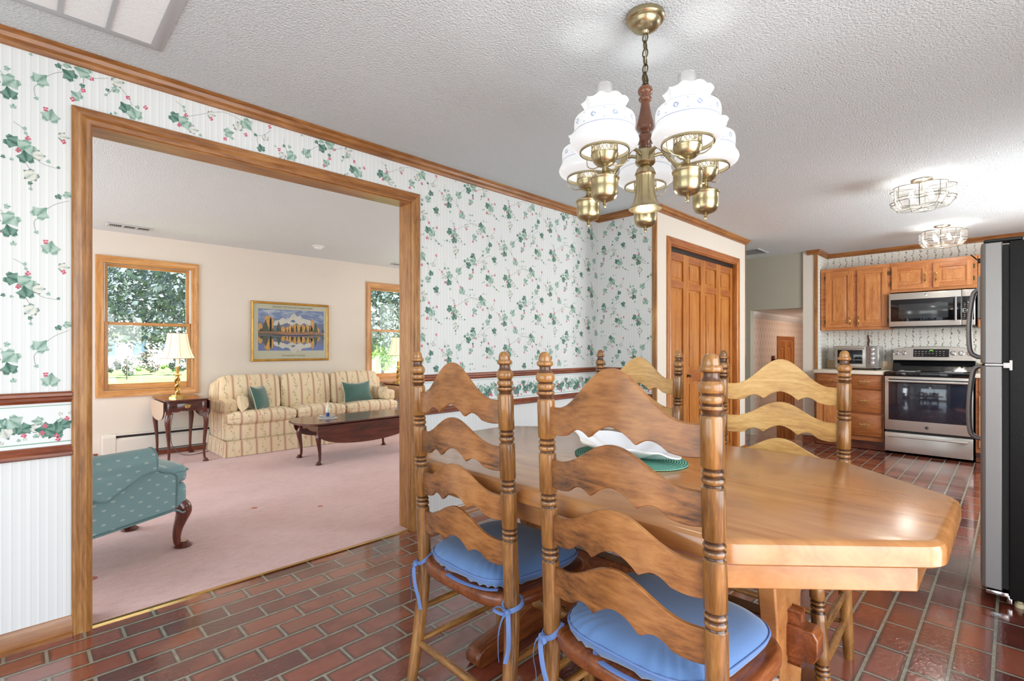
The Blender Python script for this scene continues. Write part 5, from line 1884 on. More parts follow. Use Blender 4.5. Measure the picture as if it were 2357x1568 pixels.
def ceiling_vent(label, x0, x1, y0, y1, nb, nl, along='x', name='ceiling_vent', w=.035):
    t = thing(name, label, 'vent', ((x0 + x1) / 2, (y0 + y1) / 2, CZ))
    a, b = (x1 - x0) / 2, (y1 - y0) / 2
    MB().sweep([(-a, -b), (-a, b), (a, b), (a, -b)], [(0, -.001), (0, -.006), (-w * .25, -.012), (-w, -.010), (-w, -.001)], lambda u, v, h: (u, v, h), closed=True).build('frame', M['grille'], t)
    MB().box(-a + w, -b + w, -.003, a - w, b - w, -.001).build('backing', M['dark_slot'] if nb == 3 else M['grille'], t)
    mb_ = MB()
    ia, ib = a - w + .002, b - w + .002
    for k in range(nl):
        if along == 'x':
            y = -ib + 2 * ib * (k + .5) / nl
            d_ = ib / nl * .72
            mb_.add([(-ia, y - d_, -.0035), (ia, y - d_, -.0035), (ia, y + d_, -.009), (-ia, y + d_, -.009)], [(0, 1, 2, 3)])
        else:
            x = -ia + 2 * ia * (k + .5) / nl
            d_ = ia / nl * .55
            mb_.add([(x - d_, -ib, -.010), (x + d_, -ib, -.004), (x + d_, ib, -.004), (x - d_, ib, -.010)], [(0, 1, 2, 3)])
    mb_.build('louver', M['white'], t)
    mb_ = MB()
    for k in range(1, nb):
        x = -a + w + (2 * (a - w)) * k / nb
        mb_.box(x - .007, -b + w - .004, -.013, x + .007, b - w + .004, -.003)
    if nb > 1:
        mb_.build('mullion', M['grille'], t)
    return t


ceiling_vent('large grey return-air grille in the dining ceiling', -.20, .425, 1.72, 2.467, 4, 56, 'x', w=.042)
ceiling_vent('small white ceiling register above the left living room window', .63, 1.0, 6.19, 6.34, 3, 22, 'y', w=.022)
ceiling_vent('white ceiling register in the hall before the low passage', 6.42, 6.80, 2.20, 2.50, 1, 14, 'y', w=.025)
ceiling_vent('small ceiling register at the right living room window', 3.85, 4.2, 6.24, 6.38, 1, 18, 'y', w=.022)
sd = thing('smoke_detector', 'round white smoke detector on the living room ceiling', 'smoke detector', (2.562, 5.85, CZ))
MB().lathe([(0, -.0005), (.072, -.0005), (.074, -.010), (.060, -.018), (.045, -.020), (.040, -.034), (.026, -.044), (0, -.046)][::-1], 36).build('body', M['white'], sd)

# ------------------------------------------------------------------ landscape print
pt = thing('framed_poster', 'gilt framed landscape poster on the wall above the sofa', 'poster', (2.064, YL - .003, 1.010))
pw, ph = .992, .757
FR = [(0, 0), (0, .008), (-.004, .018), (-.012, .024), (-.022, .020), (-.028, .010), (-.030, .008), (-.030, 0)]
f3 = lambda u, v, h: (u, -h, v)
MB().sweep([(0, 0), (0, ph), (pw, ph), (pw, 0)], FR, f3, closed=True).build('frame', M['gold'], pt)
MB().box(.028, -.006, .028, pw - .028, -.001, ph - .028).build('mount', M['card'], pt)
pal = [M['print_sky'], plain('print_snow', (224, 212, 206), .4, var=.08, vscale=30), plain('print_range', (112, 112, 150), .4, var=.15, vscale=25), plain('print_larch', (222, 158, 84), .4, var=.18, vscale=40), plain('print_spruce', (74, 78, 66), .4, var=.3, vscale=60), plain('print_bank', (170, 108, 78), .4, var=.2, vscale=20), plain('print_shade', (96, 84, 74), .4, var=.2, vscale=20), plain('print_water', (110, 124, 186), .4, var=.2, vscale=12)]
mb = MB()
PX0, PX1, PZ0, PZ1 = .083, .923, .135, .665
X = lambda a: PX0 + a * (PX1 - PX0)
Zf = lambda b: PZ0 + b * (PZ1 - PZ0)


def pp(poly, mi, lv):
    mb.add([(X(a), -.0062 - .00025 * lv, Zf(b)) for a, b in poly], [tuple(range(len(poly)))], mi, sm=False)


pp([(0, .36), (1, .36), (1, 1), (0, 1)], 0, 0)
pp([(0, 0), (1, 0), (1, .38), (0, .38)], 7, 0)
HZ = .44
rng = random.Random(8)


def refl(poly, mi, lv, mirror=.385, k=.86):
    pp(poly, mi, lv)
    pp([(a, mirror - (b - HZ) * k - .03) for a, b in reversed(poly)], mi, lv)


refl([(0, .44), (0, .70), (.10, .66), (.2, .68), (.28, .75), (.36, .78), (.44, .72), (.52, .70), (.6, .68), (.7, .74), (.8, .72), (.9, .66), (1, .69), (1, .44)], 2, 1)
refl([(.20, .60), (.24, .72), (.30, .74), (.35, .80), (.40, .76), (.45, .79), (.49, .88), (.53, .93), (.56, .86), (.59, .84), (.62, .88), (.65, .80), (.72, .78), (.78, .76), (.82, .66), (.74, .62), (.68, .69), (.62, .62), (.56, .68), (.5, .60), (.42, .68), (.33, .62)], 1, 2)
refl([(.47, .72), (.50, .76), (.53, .75), (.55, .71), (.51, .69)], 2, 3)
for cx_, b0, b1, w in ((.14, .46, .84, .055), (.19, .46, .80, .03), (.03, .46, .66, .03), (.36, .45, .60, .03), (.47, .45, .62, .035), (.53, .45, .65, .05), (.60, .45, .65, .05), (.66, .45, .64, .04), (.73, .45, .66, .035), (.79, .45, .62, .03), (.815, .48, .80, .028), (.90, .45, .58, .03), (.42, .45, .58, .03)):
    refl([(cx_ - w, b0), (cx_ - w * .9, b1 - .05), (cx_ - w * .4, b1 - .008), (cx_ + w * .3, b1), (cx_ + w * .9, b1 - .06), (cx_ + w, b0)], 3, 4)
for cx_, b0, b1, w in ((.105, .45, .76, .075), (.295, .45, .73, .055), (.515, .46, .62, .02), (.57, .46, .60, .022), (.71, .46, .65, .032), (.77, .46, .64, .025), (.865, .46, .75, .05), (.985, .46, .58, .03), (.21, .45, .55, .04), (.62, .46, .54, .02), (.40, .46, .55, .02), (.04, .45, .54, .05)):
    pl = [(cx_ - w, b0)]
    nS = 7
    for k in range(nS):
        t_ = (k + 1) / nS
        pl += [(cx_ - w * (1 - t_) * 1.0, b0 + (b1 - b0) * (t_ - .06)), (cx_ - w * (1 - t_) * .72, b0 + (b1 - b0) * t_)]
    pl = pl + [(2 * cx_ - a, b) for a, b in reversed(pl)]
    refl(pl, 4, 5)
pp([(0, .46), (.15, .455), (.3, .46), (.5, .455), (.7, .46), (.88, .45), (1, .43), (1, .36), (.8, .385), (.62, .40), (.45, .385), (.3, .375), (.12, .37), (0, .375)], 5, 6)
pp([(0, .42), (.12, .43), (.30, .405), (.40, .385), (.3, .372), (.1, .36), (0, .362)], 6, 7)
pp([(1, .40), (.85, .41), (.70, .40), (.64, .388), (.8, .37), (1, .345)], 6, 7)
mb.build('print', pal, pt)
text('lettering', 'GRAND TETON NATIONAL PARK', .040, M['ink'], pt, (pw * .515, -.0066, .693), (pi / 2, 0, 0), sx=.86)
text('lettering', "Schwabacher's Landing", .034, M['ink'], pt, (pw * .52, -.0066, .072), (pi / 2, 0, 0), shear=.3, sx=.95)
MB().box(.028, -.0092, .028, pw - .028, -.0085, ph - .028).build('glazing', M['pane'], pt)

# ------------------------------------------------------------------ kitchen
def swapxy(mb, start=0):
    for i in range(start, len(mb.v)):
        x, y, z = mb.v[i]
        mb.v[i] = (y, x, z)
    return mb


OAK = [M['oak_z'], M['oak_y']]


def cab_door(parent, y0, y1, z0, z1, xf, hy, hz, hl=.085, hinge=None):
    mb = MB()
    panel_leaf(mb, y0, y1, z0, z1, xf, [(z0 + .052, z1 - .052)], .052, .019)
    d = swapxy(mb).build('door', OAK, parent, bevel=.0015)
    mb = MB()
    pts = smoothpath([(xf + .004, hy, hz - hl / 2), (xf - .012, hy, hz - hl / 2 + .006), (xf - .024, hy, hz - hl * .2), (xf - .026, hy, hz + hl * .1), (xf - .014, hy, hz + hl / 2 - .006), (xf + .002, hy, hz + hl / 2)], 4)
    mb.tube(pts, [.004] * 4 + [.0055] * 12 + [.0045] * (len(pts) - 16), 9)
    for s_ in (-1, 1):
        mb.rbox(xf - .004, hy - .007, hz + s_ * hl / 2 - .010, xf, hy + .007, hz + s_ * hl / 2 + .010, .003)
    mb.build('handle', M['brass_bright'], d)
    if hinge is not None:
        for zz in (z0 + .07, z1 - .07):
            MB().rbox(xf - .004, hinge - .006, zz - .024, xf + .002, hinge + .006, zz + .024, .002).build('hinge', M['brass_dark'], d)
    return d


def cab_drawer(parent, y0, y1, z0, z1, xf, hy=None):
    mb = MB()
    i_ = .012
    vs = [(xf + .019, y0, z0), (xf + .019, y1, z0), (xf + .019, y1, z1), (xf + .019, y0, z1), (xf + .007, y0, z0), (xf + .007, y1, z0), (xf + .007, y1, z1), (xf + .007, y0, z1),
          (xf, y0 + i_, z0 + i_), (xf, y1 - i_, z0 + i_), (xf, y1 - i_, z1 - i_), (xf, y0 + i_, z1 - i_)]
    fs = [(0, 1, 2, 3), (0, 4, 5, 1), (1, 5, 6, 2), (2, 6, 7, 3), (3, 7, 4, 0), (4, 8, 9, 5), (5, 9, 10, 6), (6, 10, 11, 7), (7, 11, 8, 4), (8, 11, 10, 9)]
    mb.add(vs, fs, 0, sm=False)
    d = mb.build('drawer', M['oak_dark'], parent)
    hy = hy if hy is not None else (y0 + y1) / 2
    hz = (z0 + z1) / 2
    mb = MB()
    mb.tube(smoothpath([(xf, hy - .038, hz + .004), (xf - .014, hy - .036, hz - .004), (xf - .020, hy - .026, hz - .016), (xf - .021, hy, hz - .019), (xf - .020, hy + .026, hz - .016), (xf - .014, hy + .036, hz - .004), (xf, hy + .038, hz + .004)], 4), .0032, 8)
    bp = [(-.052, .002), (-.046, .012), (-.036, .010), (-.024, .006), (-.010, .010), (0, .020), (.010, .010), (.024, .006), (.036, .010), (.046, .012), (.052, .002), (.040, -.004), (.020, .000), (-.020, .000), (-.040, -.004)]
    mb.prism(bp, lambda a, z, h: (h, hy + a, hz + .006 + z), xf - .003, xf + .0005)
    mb.build('handle', M['brass_bright'], d)
    return d


def upper_cab(label, y0, y1, z0, z1, doors):
    t = thing('upper_cabinet', label, 'cabinet', (7.4, (y0 + y1) / 2, z0), group='oak wall cabinets')
    ox, oy, oz = t.location
    xf = 7.24
    mb = MB().box(xf, y0, z0, XK - .004, y1, z1)
    mb.v = [(a - ox, b - oy, c - oz) for a, b, c in mb.v]
    mb.build('body', M['oak_y'], t, bevel=.002)
    for (a, b, hy, hz, hg) in doors:
        d = cab_door(t, a - oy, b - oy, z0 + .033 - oz, z1 - .045 - oz, xf - .020 - ox, hy - oy, hz - oz, hinge=(hg - oy) if hg else None)
    return t


upper_cab('tall oak wall cabinet with two doors above the toaster oven', 1.02, 1.725, 1.40, 2.166, [(1.381, 1.669, 1.405, 1.51, 1.676), (1.042, 1.337, 1.318, 1.51, 1.034)])
upper_cab('short oak wall cabinet with two doors above the microwave', .272, 1.018, 1.82, 2.166, [(.673, 1.001, .698, 1.965, 1.009), (.305, .631, .606, 1.965, .297)])
upper_cab('oak wall cabinet right of the microwave, mostly behind the refrigerator', -.55, .268, 1.40, 2.166, [(-.10, .235, .21, 1.51, None), (-.50, -.13, -.16, 1.51, None)])


def base_cab(label, y0, y1, fronts):
    t = thing('base_cabinet', label, 'cabinet', (7.25, (y0 + y1) / 2, 0), group='oak base cabinets')
    ox, oy, _ = t.location
    mb = MB().box(6.972 - ox, y0 - oy, .105, XK - .004 - ox, y1 - oy, .872)
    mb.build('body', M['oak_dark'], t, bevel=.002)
    MB().box(7.045 - ox, y0 - oy, 0, 7.075 - ox, y1 - oy, .104).build('toe_kick', M['rail_y'], t)
    for f in fronts:
        if f[0] == 'drawer':
            cab_drawer(t, f[1] - oy, f[2] - oy, f[3], f[4], 6.953 - ox)
        else:
            cab_door(t, f[1] - oy, f[2] - oy, f[3], f[4], 6.953 - ox, f[5] - oy, f[4] - .10)
    return t


base_cab('oak base cabinet with stacked drawers left of the range', 1.034, 1.73, [('drawer', 1.052, 1.379, .70, .862), ('drawer', 1.052, 1.379, .43, .69), ('drawer', 1.052, 1.379, .16, .411), ('drawer', 1.392, 1.705, .70, .866), ('door', 1.392, 1.705, .16, .69, 1.42)])
base_cab('oak base cabinet right of the range, mostly behind the refrigerator', -.95, .276, [('drawer', -.16, .25, .70, .862), ('door', -.16, .25, .16, .69, .21), ('door', -.60, -.18, .16, .86, -.22)])
for y0, y1, lab in ((1.031, YS - .002, 'cream laminate worktop under the toaster oven'), (-.95, .280, 'cream laminate worktop right of the range')):
    t = thing('countertop', lab, 'countertop', (7.25, (y0 + y1) / 2, .873), group='cream laminate worktops')
    h = (y1 - y0) / 2
    MB().rbox(6.93 - 7.25, -h, 0, XK - .003 - 7.25, h, .041, .006).build('slab', M['counter'], t)
    MB().rbox(XK - .022 - 7.25, -h, .0415, XK - .003 - 7.25, h, .145, .004).build('backsplash', M['backsplash'], t)

# range
ra = thing('electric_range', 'stainless steel electric range with black glass oven door', 'stove', (7.2, .657, 0))
rx = lambda x: x - 7.2
HW = .366
MB().box(rx(6.955), -HW + .004, .03, rx(7.53), HW - .004, .884).build('body', M['black'], ra)
mb = MB().rbox(rx(6.918), -HW, .268, rx(6.954), HW, .866, .006)
dr = mb.build('oven_door', M['steel'], ra)
MB().rbox(rx(6.9155), -HW + .036, .382, rx(6.919), HW - .036, .838, .002).build('window', M['oven_glass'], dr)
mb = MB().tube([(rx(6.872), y, .815) for y in (-HW + .035, 0, HW - .035)], .0125, 16)
for s_ in (-1, 1):
    mb.rbox(rx(6.872), s_ * (HW - .05) - .012, .806, rx(6.918), s_ * (HW - .05) + .012, .824, .004)
mb.build('handle', M['steel'], dr)
mb = MB().lathe([(0, 0), (.017, 0), (.017, .003), (.0145, .0045), (0, .0045)], 28, M=Matrix.Translation((rx(6.918), .0, .322)) @ Matrix.Rotation(-pi / 2, 4, 'Y'))
em = mb.build('emblem', M['black'], dr, label='small round maker emblem')
mb = MB().tube([(rx(6.913), .0135 * cos(2 * pi * k / 24), .322 + .0135 * sin(2 * pi * k / 24)) for k in range(24)], .0011, 5, closed=True)
mb.tube([(rx(6.913), .006 * cos(q) - .003, .322 + .007 * sin(q)) for q in (.6, 1.6, 2.6, 3.6, 4.6, 5.6)], .0009, 5).tube([(rx(6.913), -.002 - .004 * k, .322 + .006 * sin(k * 2.4)) for k in range(3)], .0009, 5)
mb.build('emblem_script', M['chrome'], em)
mb = MB().rbox(rx(6.922), -HW, .030, rx(6.954), HW, .243, .006)
dw = mb.build('storage_drawer', M['steel'], ra)
mb = MB().tube([(rx(6.880), y, .207) for y in (-HW + .038, 0, HW - .038)], .011, 14)
for s_ in (-1, 1):
    mb.rbox(rx(6.88), s_ * (HW - .06) - .01, .198, rx(6.922), s_ * (HW - .06) + .01, .216, .004)
mb.build('handle', M['steel'], dw)
MB().rbox(rx(6.912), -HW, .872, rx(7.50), HW, .916, .007).build('cooktop', M['black_glass'], ra)
mb = MB()
for bx, by, br in ((7.06, -.19, .10), (7.06, .19, .08), (7.33, -.19, .075), (7.33, .19, .095)):
    mb.tube([(rx(bx) + br * cos(2 * pi * k / 40), by + br * sin(2 * pi * k / 40), .9162) for k in range(40)], .0012, 4, closed=True)
mb.build('burner_mark', M['mark'], ra)
sec = [(7.40, .916), (7.47, 1.035), (7.535, 1.035), (7.535, .916)]
MB().prism([(rx(a), z) for a, z in sec], lambda a, z, h: (a, h, z), -HW + .004, HW - .004).build('backguard', M['black_glass'], ra)
ys = [-HW + .004 + (2 * HW - .008) * k / 16 for k in range(17)]
poly = [(y, 1.036) for y in ys] + [(y, 1.198 - .030 * (y / HW) ** 2 - .012 * abs(y / HW) ** 8) for y in reversed(ys)]
tl = lambda y, z, h: (rx(7.425) + (z - 1.036) * .22 + h, y, z)
cp = MB().prism(poly, tl, 0, .07).build('control_panel', M['steel'], ra, bevel=.004)
MB().prism([(-.145, 1.075), (.172, 1.075), (.172, 1.166), (-.145, 1.166)], tl, -.003, .001).build('display', M['black_glass'], cp, bevel=.002)
mb = MB()
rng = random.Random(4)
for r in range(3):
    for c in range(9):
        yy = .150 - c * .031
        if 3 <= c <= 5 and r == 0:
            continue
        z = 1.092 + r * .022
        w = rng.uniform(.004, .009)
        mb.prism([(yy - w, z), (yy + w, z), (yy + w, z + .004), (yy - w, z + .004)], tl, -.0042, -.0032)
mb.build('markings', M['mark'], cp)
MB().prism([(-.005, 1.148), (.025, 1.148), (.025, 1.156), (-.005, 1.156)], tl, -.0045, -.0032).build('clock', M['led'], cp)
for y in (.331, .264, -.177, -.245, -.314):
    b = tl(y, 1.118, 0)
    Mx = Matrix.Translation(b) @ Matrix.Rotation(-pi / 2 + .216, 4, 'Y')
    mb = MB().lathe([(.026, 0), (.026, .004), (.021, .006), (.020, .020), (.017, .024), (0, .025)], 24, M=Mx)
    bm = bmesh.new()
    bmesh.ops.create_cube(bm, size=1)
    mb.bm(bm, 0, Mx @ Matrix.Translation((0, 0, .026)) @ Matrix.Diagonal((.036, .008, .012, 1)))
    mb.build('knob', M['chrome'], cp)

# microwave
mw = thing('microwave', 'stainless over-the-range microwave with black window', 'microwave', (7.35, .652, 1.413))
mx = lambda x: x - 7.35
MB().rbox(mx(7.185), -.365, .004, mx(7.552), .365, .392, .004).build('body', M['black'], mw)
dr = MB().rbox(mx(7.158), -.258, .010, mx(7.186), .366, .390, .006).build('door', M['steel'], mw)
MB().rbox(mx(7.1555), -.256, .068, mx(7.160), .350, .318, .003).build('window', M['black_glass'], dr)
MB().rbox(mx(7.1548), -.150, .100, mx(7.1556), .275, .262, .002).build('screen', plain('microwave_screen', (52, 54, 56), .12, spec=.7), dr)
mb = MB().tube([(mx(7.118), -.214, .062), (mx(7.114), -.214, .19), (mx(7.118), -.214, .318)], .011, 14)
for z in (.075, .305):
    mb.rbox(mx(7.118), -.223, z - .012, mx(7.157), -.205, z + .012, .004)
mb.build('handle', M['steel_z'], dr)
em = MB().lathe([(0, 0), (.012, 0), (.012, .002), (0, .003)], 24, M=Matrix.Translation((mx(7.158), .035, .358)) @ Matrix.Rotation(-pi / 2, 4, 'Y')).build('emblem', M['chrome'], dr, label='small round maker emblem')
cp = MB().rbox(mx(7.158), -.366, .010, mx(7.186), -.260, .390, .006).build('control_panel', M['steel'], mw)
MB().rbox(mx(7.1555), -.358, .066, mx(7.160), -.264, .318, .003).build('keypad', M['black_glass'], cp)
mb = MB()
for r in range(9):
    for c in range(3):
        if 4 <= r <= 5 and c > 0:
            continue
        y = -.284 - c * .027
        z = .082 + r * .020
        w = .0075 if (r + c) % 3 else .005
        mb.box(mx(7.1546), y - w, z, mx(7.1554), y + w, z + (.005 if r % 2 else .003))
mb.build('markings', M['mark'], cp)
MB().lathe([(.018, 0), (.018, .010), (.015, .014), (0, .0145)], 24, M=Matrix.Translation((mx(7.1555), -.318, .172)) @ Matrix.Rotation(-pi / 2, 4, 'Y')).build('knob', M['chrome'], cp)
MB().box(mx(7.17), -.34, -.004, mx(7.52), .34, .004).build('vent_grille', M['black'], mw)

# toaster oven
to = thing('toaster_oven', 'stainless toaster oven with four round knobs on the worktop', 'toaster oven', (7.34, 1.345, .9145))
tx = lambda x: x - 7.34
MB().rbox(tx(7.205), -.222, .022, tx(7.50), .222, .288, .008).build('body', M['steel'], to)
dr = MB().rbox(tx(7.190), -.100, .036, tx(7.206), .216, .280, .006).build('door', M['steel'], to)
MB().rbox(tx(7.1875), -.068, .072, tx(7.192), .188, .240, .004).build('window', M['black_glass'], dr)
mb = MB().tube([(tx(7.165), -.09, .262), (tx(7.165), .205, .262)], .008, 12)
for y in (-.08, .195):
    mb.rbox(tx(7.165), y - .006, .256, tx(7.192), y + .006, .268, .002)
mb.build('handle', M['steel'], dr)
MB().tube([(tx(7.186), -.064, .125), (tx(7.186), .184, .125)], .0018, 6).build('rack', M['chrome'], dr)
cp = MB().rbox(tx(7.190), -.218, .028, tx(7.206), -.104, .284, .006).build('control_panel', M['steel_z'], to)
for k in range(4):
    z = .245 - k * .053
    Mx = Matrix.Translation((tx(7.190), -.165, z)) @ Matrix.Rotation(-pi / 2, 4, 'Y')
    mb = MB().lathe([(.026, 0), (.026, .003), (.019, .006), (.018, .018), (0, .020)], 22, M=Mx)
    bm = bmesh.new()
    bmesh.ops.create_cube(bm, size=1)
    mb.bm(bm, 0, Mx @ Matrix.Translation((0, 0, .021)) @ Matrix.Rotation(.6, 4, 'Z') @ Matrix.Diagonal((.034, .007, .008, 1)))
    mb.build('knob', M['chrome'], cp)
for sx_ in (7.225, 7.47):
    for sy_ in (-.19, .19):
        MB().lathe([(.014, 0), (.018, .004), (.018, .023), (.012, .024)], 14, (tx(sx_), sy_, 0)).build('foot', M['rubber'], to)
ut = thing('hanging_utensil', 'brown-handled utensil hanging on the wall above the toaster oven', 'utensil', (XK - .012, 1.275, 1.20))
mb = MB().tube(smoothpath([(0, 0, 0), (0, .004, .03), (0, -.002, .07), (0, .004, .10), (0, .005, .135)], 4), [.008] * 4 + [.010] * 5 + [.009] * 4 + [.0075] * 4, 12, flat=.006)
mb.build('handle', M['leather'], ut)
MB().tube([(0, .004 + .009 * cos(2 * pi * k / 16), .145 + .010 * sin(2 * pi * k / 16)) for k in range(16)], .0015, 6, closed=True).tube([(.008, .004, .178), (-.006, .004, .172), (-.008, .004, .157), (-.002, .004, .153)], .0022, 6).build('hanger', M['brass_dark'], ut)
MB().prism([(-.010, 0), (.012, 0), (.014, -.06), (.004, -.095), (-.008, -.07)], lambda a, z, h: (h, a, z), -.001, .001).build('blade', M['chrome'], ut)

# refrigerator
fr = thing('refrigerator', 'black sided refrigerator with steel doors at the right edge of the picture', 'refrigerator', (3.575, -.28, 0))
fx = lambda x: x - 3.575
fy = lambda y: y + .28
MB().rbox(fx(3.205), fy(-.66), .035, fx(3.95), fy(.014), 1.668, .006).build('cabinet', M['fridge_black'], fr)
MB().box(fx(3.215), fy(.0145), .075, fx(3.94), fy(.036), 1.655).build('gasket', M['rubber'], fr)


def fdoor(name, z0, z1):
    pts = [(fx(3.202), fy(.037)), (fx(3.952), fy(.037)), (fx(3.952), fy(.085)), (fx(3.938), fy(.104))]
    for k in range(9):
        u = k / 8
        pts.append((fx(3.93 - .71 * u), fy(.108 + .012 * (1 - (2 * u - 1) ** 2))))
    pts += [(fx(3.210), fy(.102)), (fx(3.202), fy(.092))]
    return MB().prism(pts, lambda a, b, h: (a, b, h), z0, z1).build(name, M['steel_z'], fr, bevel=.004)


fz = fdoor('freezer_door', 1.107, 1.668)
fd = fdoor('refrigerator_door', .066, 1.097)
for d, za, zb in ((fz, 1.12, 1.52), (fd, .66, 1.085)):
    up = za > 1
    zs = [za, za + .02, (za + zb) / 2, zb - .02, zb]
    mb = MB().tube(smoothpath([(fx(3.87), fy(.12), za + .008), (fx(3.87), fy(.150), za + .012), (fx(3.87), fy(.176), za + .05), (fx(3.87), fy(.180), (za + zb) / 2), (fx(3.87), fy(.165), zb - .05), (fx(3.87), fy(.148), zb - .015), (fx(3.87), fy(.12), zb - .006)], 6), .0125, 14)
    mb.build('handle', M['steel_z'], d)
MB().prism([(fx(3.21), fy(.10)), (fx(3.30), fy(.10)), (fx(3.30), fy(-.03)), (fx(3.21), fy(-.03))], lambda a, b, h: (a, b, h), 1.670, 1.684).build('hinge_cover', M['black'], fr, bevel=.005)
mb = MB().rbox(fx(3.197), fy(.004), 1.078, fx(3.206), fy(.014), 1.124, .002).rbox(fx(3.199), fy(.012), 1.098, fx(3.225), fy(.095), 1.106, .002).lathe([(.012, 1.097), (.012, 1.107)], 12, (fx(3.222), fy(.06), 0)).rbox(fx(3.197), fy(.012), 1.088, fx(3.206), fy(.034), 1.112, .002)
mb.build('hinge', M['white'], fr, label='exposed white middle hinge')
mb = MB().rbox(fx(3.205), fy(.016), .040, fx(3.26), fy(.092), .060, .004).rbox(fx(3.21), fy(.004), .012, fx(3.235), fy(.022), .050, .004)
mb.build('hinge', M['chrome'], fr, label='bottom hinge bracket')
for sx_, sy_ in ((3.24, -.02), (3.91, -.02), (3.24, -.62), (3.91, -.62)):
    MB().lathe([(.018, 0), (.018, .018), (.010, .020), (.010, .036)], 12, (fx(sx_), fy(sy_), 0)).build('foot', plain('ivory_foot', (222, 208, 170), .5) if sx_ < 3.3 and sy_ > -.1 else M['rubber'], fr)
mb = MB().rbox(3.55, .1225, 1.335, 3.72, .132, 1.555, .002)
tag(mb.build('notepad', M['paper_note']), 'pale notepad hanging on the freezer door', 'notepad')
mb = MB().rbox(3.60, .1215, 1.63, 3.64, .136, 1.652, .003).tube([(3.615, .138, 1.648), (3.60, .152, 1.664), (3.585, .16, 1.672)], .003, 6)
tag(mb.build('magnet_clip', M['black']), 'small dark clip magnet near the top of the freezer door', 'clip')


# flower shaped wire ceiling lights
def wire_light(label):
    t = thing('ceiling_light', label, 'ceiling light', group='wire and glass flower ceiling lights in the kitchen')
    MB().lathe([(0, -.0005), (.064, -.0005), (.066, -.004), (.064, -.010), (.052, -.014), (0, -.015)][::-1], 36).build('canopy', M['nickel'], t)
    MB().tube([(0, 0, -.014), (0, 0, -.085)], .006, 10).lathe([(0, -.10), (.018, -.098), (.020, -.088), (.008, -.082)], 16).build('stem', M['nickel'], t)

    def lobe(a, s_=1.0):
        return s_ * (.145 + .050 * abs(cos(2.5 * a)) ** .7)
    ring = lambda z, s_: [(lobe(2 * pi * k / 90, s_) * cos(2 * pi * k / 90), lobe(2 * pi * k / 90, s_) * sin(2 * pi * k / 90), z) for k in range(90)]
    levels = [(-.062, 1.0), (-.142, 1.0), (-.162, .97), (-.205, .78)]
    mb = MB()
    for z, s_ in levels[:3]:
        mb.tube(ring(z, s_), .0024, 5, closed=True)
    mb.tube(ring(*levels[3]), .0013, 5, closed=True)
    for k in range(10):
        a = pi / 5 * k
        mb.tube([(lobe(a, s_) * cos(a), lobe(a, s_) * sin(a), z) for z, s_ in levels], .0026 if k % 2 else .0018, 5)
        mb.tube([(.145 * .62 * cos(a + pi / 5 * 0) * f * 1.0, .145 * .62 * sin(a) * f, -.205) for f in (.08, .5, 1.0)], .0011, 5)
    for k in range(5):
        a = 2 * pi / 5 * k
        u, w = Vector((cos(a), sin(a), 0)), Vector((-sin(a), cos(a), 0))
        mb.tube([u * (.07 + .062 * cos(q * pi / 12)) + w * (.030 * sin(q * pi / 12)) + Vector((0, 0, -.2055)) for q in range(24)], .0015, 5, closed=True)
        c_ = u * .10
        mb.tube([u * (.108 + .070 * cos(q * pi / 10)) + w * (.052 * sin(q * pi / 10)) + Vector((0, 0, -.062)) for q in range(20)], .0013, 5, closed=True)
    mb.build('wire_frame', M['brass_dark'], t)
    vs, fs = [], []
    for z, s_ in levels:
        for p in ring(z, s_ * .993):
            vs.append(p)
    for i in range(3):
        for k in range(90):
            k2 = (k + 1) % 90
            fs.append((i * 90 + k, i * 90 + k2, (i + 1) * 90 + k2, (i + 1) * 90 + k))
    fs.append(tuple(3 * 90 + k for k in range(90)))
    MB().add(vs, fs).build('glass_panels', M['panel_glass'], t, angle=40)
    for k in range(4):
        a = pi / 4 + pi / 2 * k
        MB().lathe([(0, -.142), (.012, -.138), (.018, -.122), (.014, -.105), (.008, -.09), (0, -.088)], 14, (.075 * cos(a), .075 * sin(a), 0)).build('bulb', M['bulb'], t)
    return t


wl1 = wire_light('nearer flower-shaped wire and glass ceiling light in the kitchen')
wl1.location = (4.655, .47, CZ)
wl2 = copy_tree(wl1)
wl2['label'] = 'farther flower-shaped wire and glass ceiling light beside the kitchen crown moulding'
wl2.location = (6.56, .505, CZ)
for x, y, e in ((4.655, .47, 5), (6.56, .505, 7)):
    lamp('kitchen_ceiling_bulb_light', 'POINT', (x, y, CZ - .115), e, (1, .965, .91), .06)

# small bracket on the family room wall
br = MB().rbox(8.16, 2.545, .985, 8.40, 2.598, 1.015, .004).rbox(8.16, 2.56, .88, 8.195, 2.598, 1.06, .004)
tag(br.build('wall_bracket', M['rail_x']), 'small dark red wooden bracket on the family room wall', 'bracket')

# ------------------------------------------------------------------ outside the living room windows
GZ = -.5


def at(px, d, z=GZ):
    u = (px - 1178.5) / 1149.0
    fw, rt = (cos(TH), sin(TH)), (sin(TH), -cos(TH))
    return (fw[0] * d + rt[0] * u * d, fw[1] * d + rt[1] * u * d, z)


mb = MB().box(-60, 6.95, GZ - .3, 90, 120, GZ)
mb.build('lawn', M['lawn'], kind='structure', label='sunlit front lawn outside the living room windows', category='lawn')
c0, c1 = (-60, 26), (90, 18)
mb = MB().prism([(-60, 24.0), (90, 15.0), (90, 21.0), (-60, 31.0)], lambda a, b, h: (a, b, h), GZ + .001, GZ + .02)
mb.build('road', M['road'], kind='structure', label='pale road beyond the front lawn', category='road')


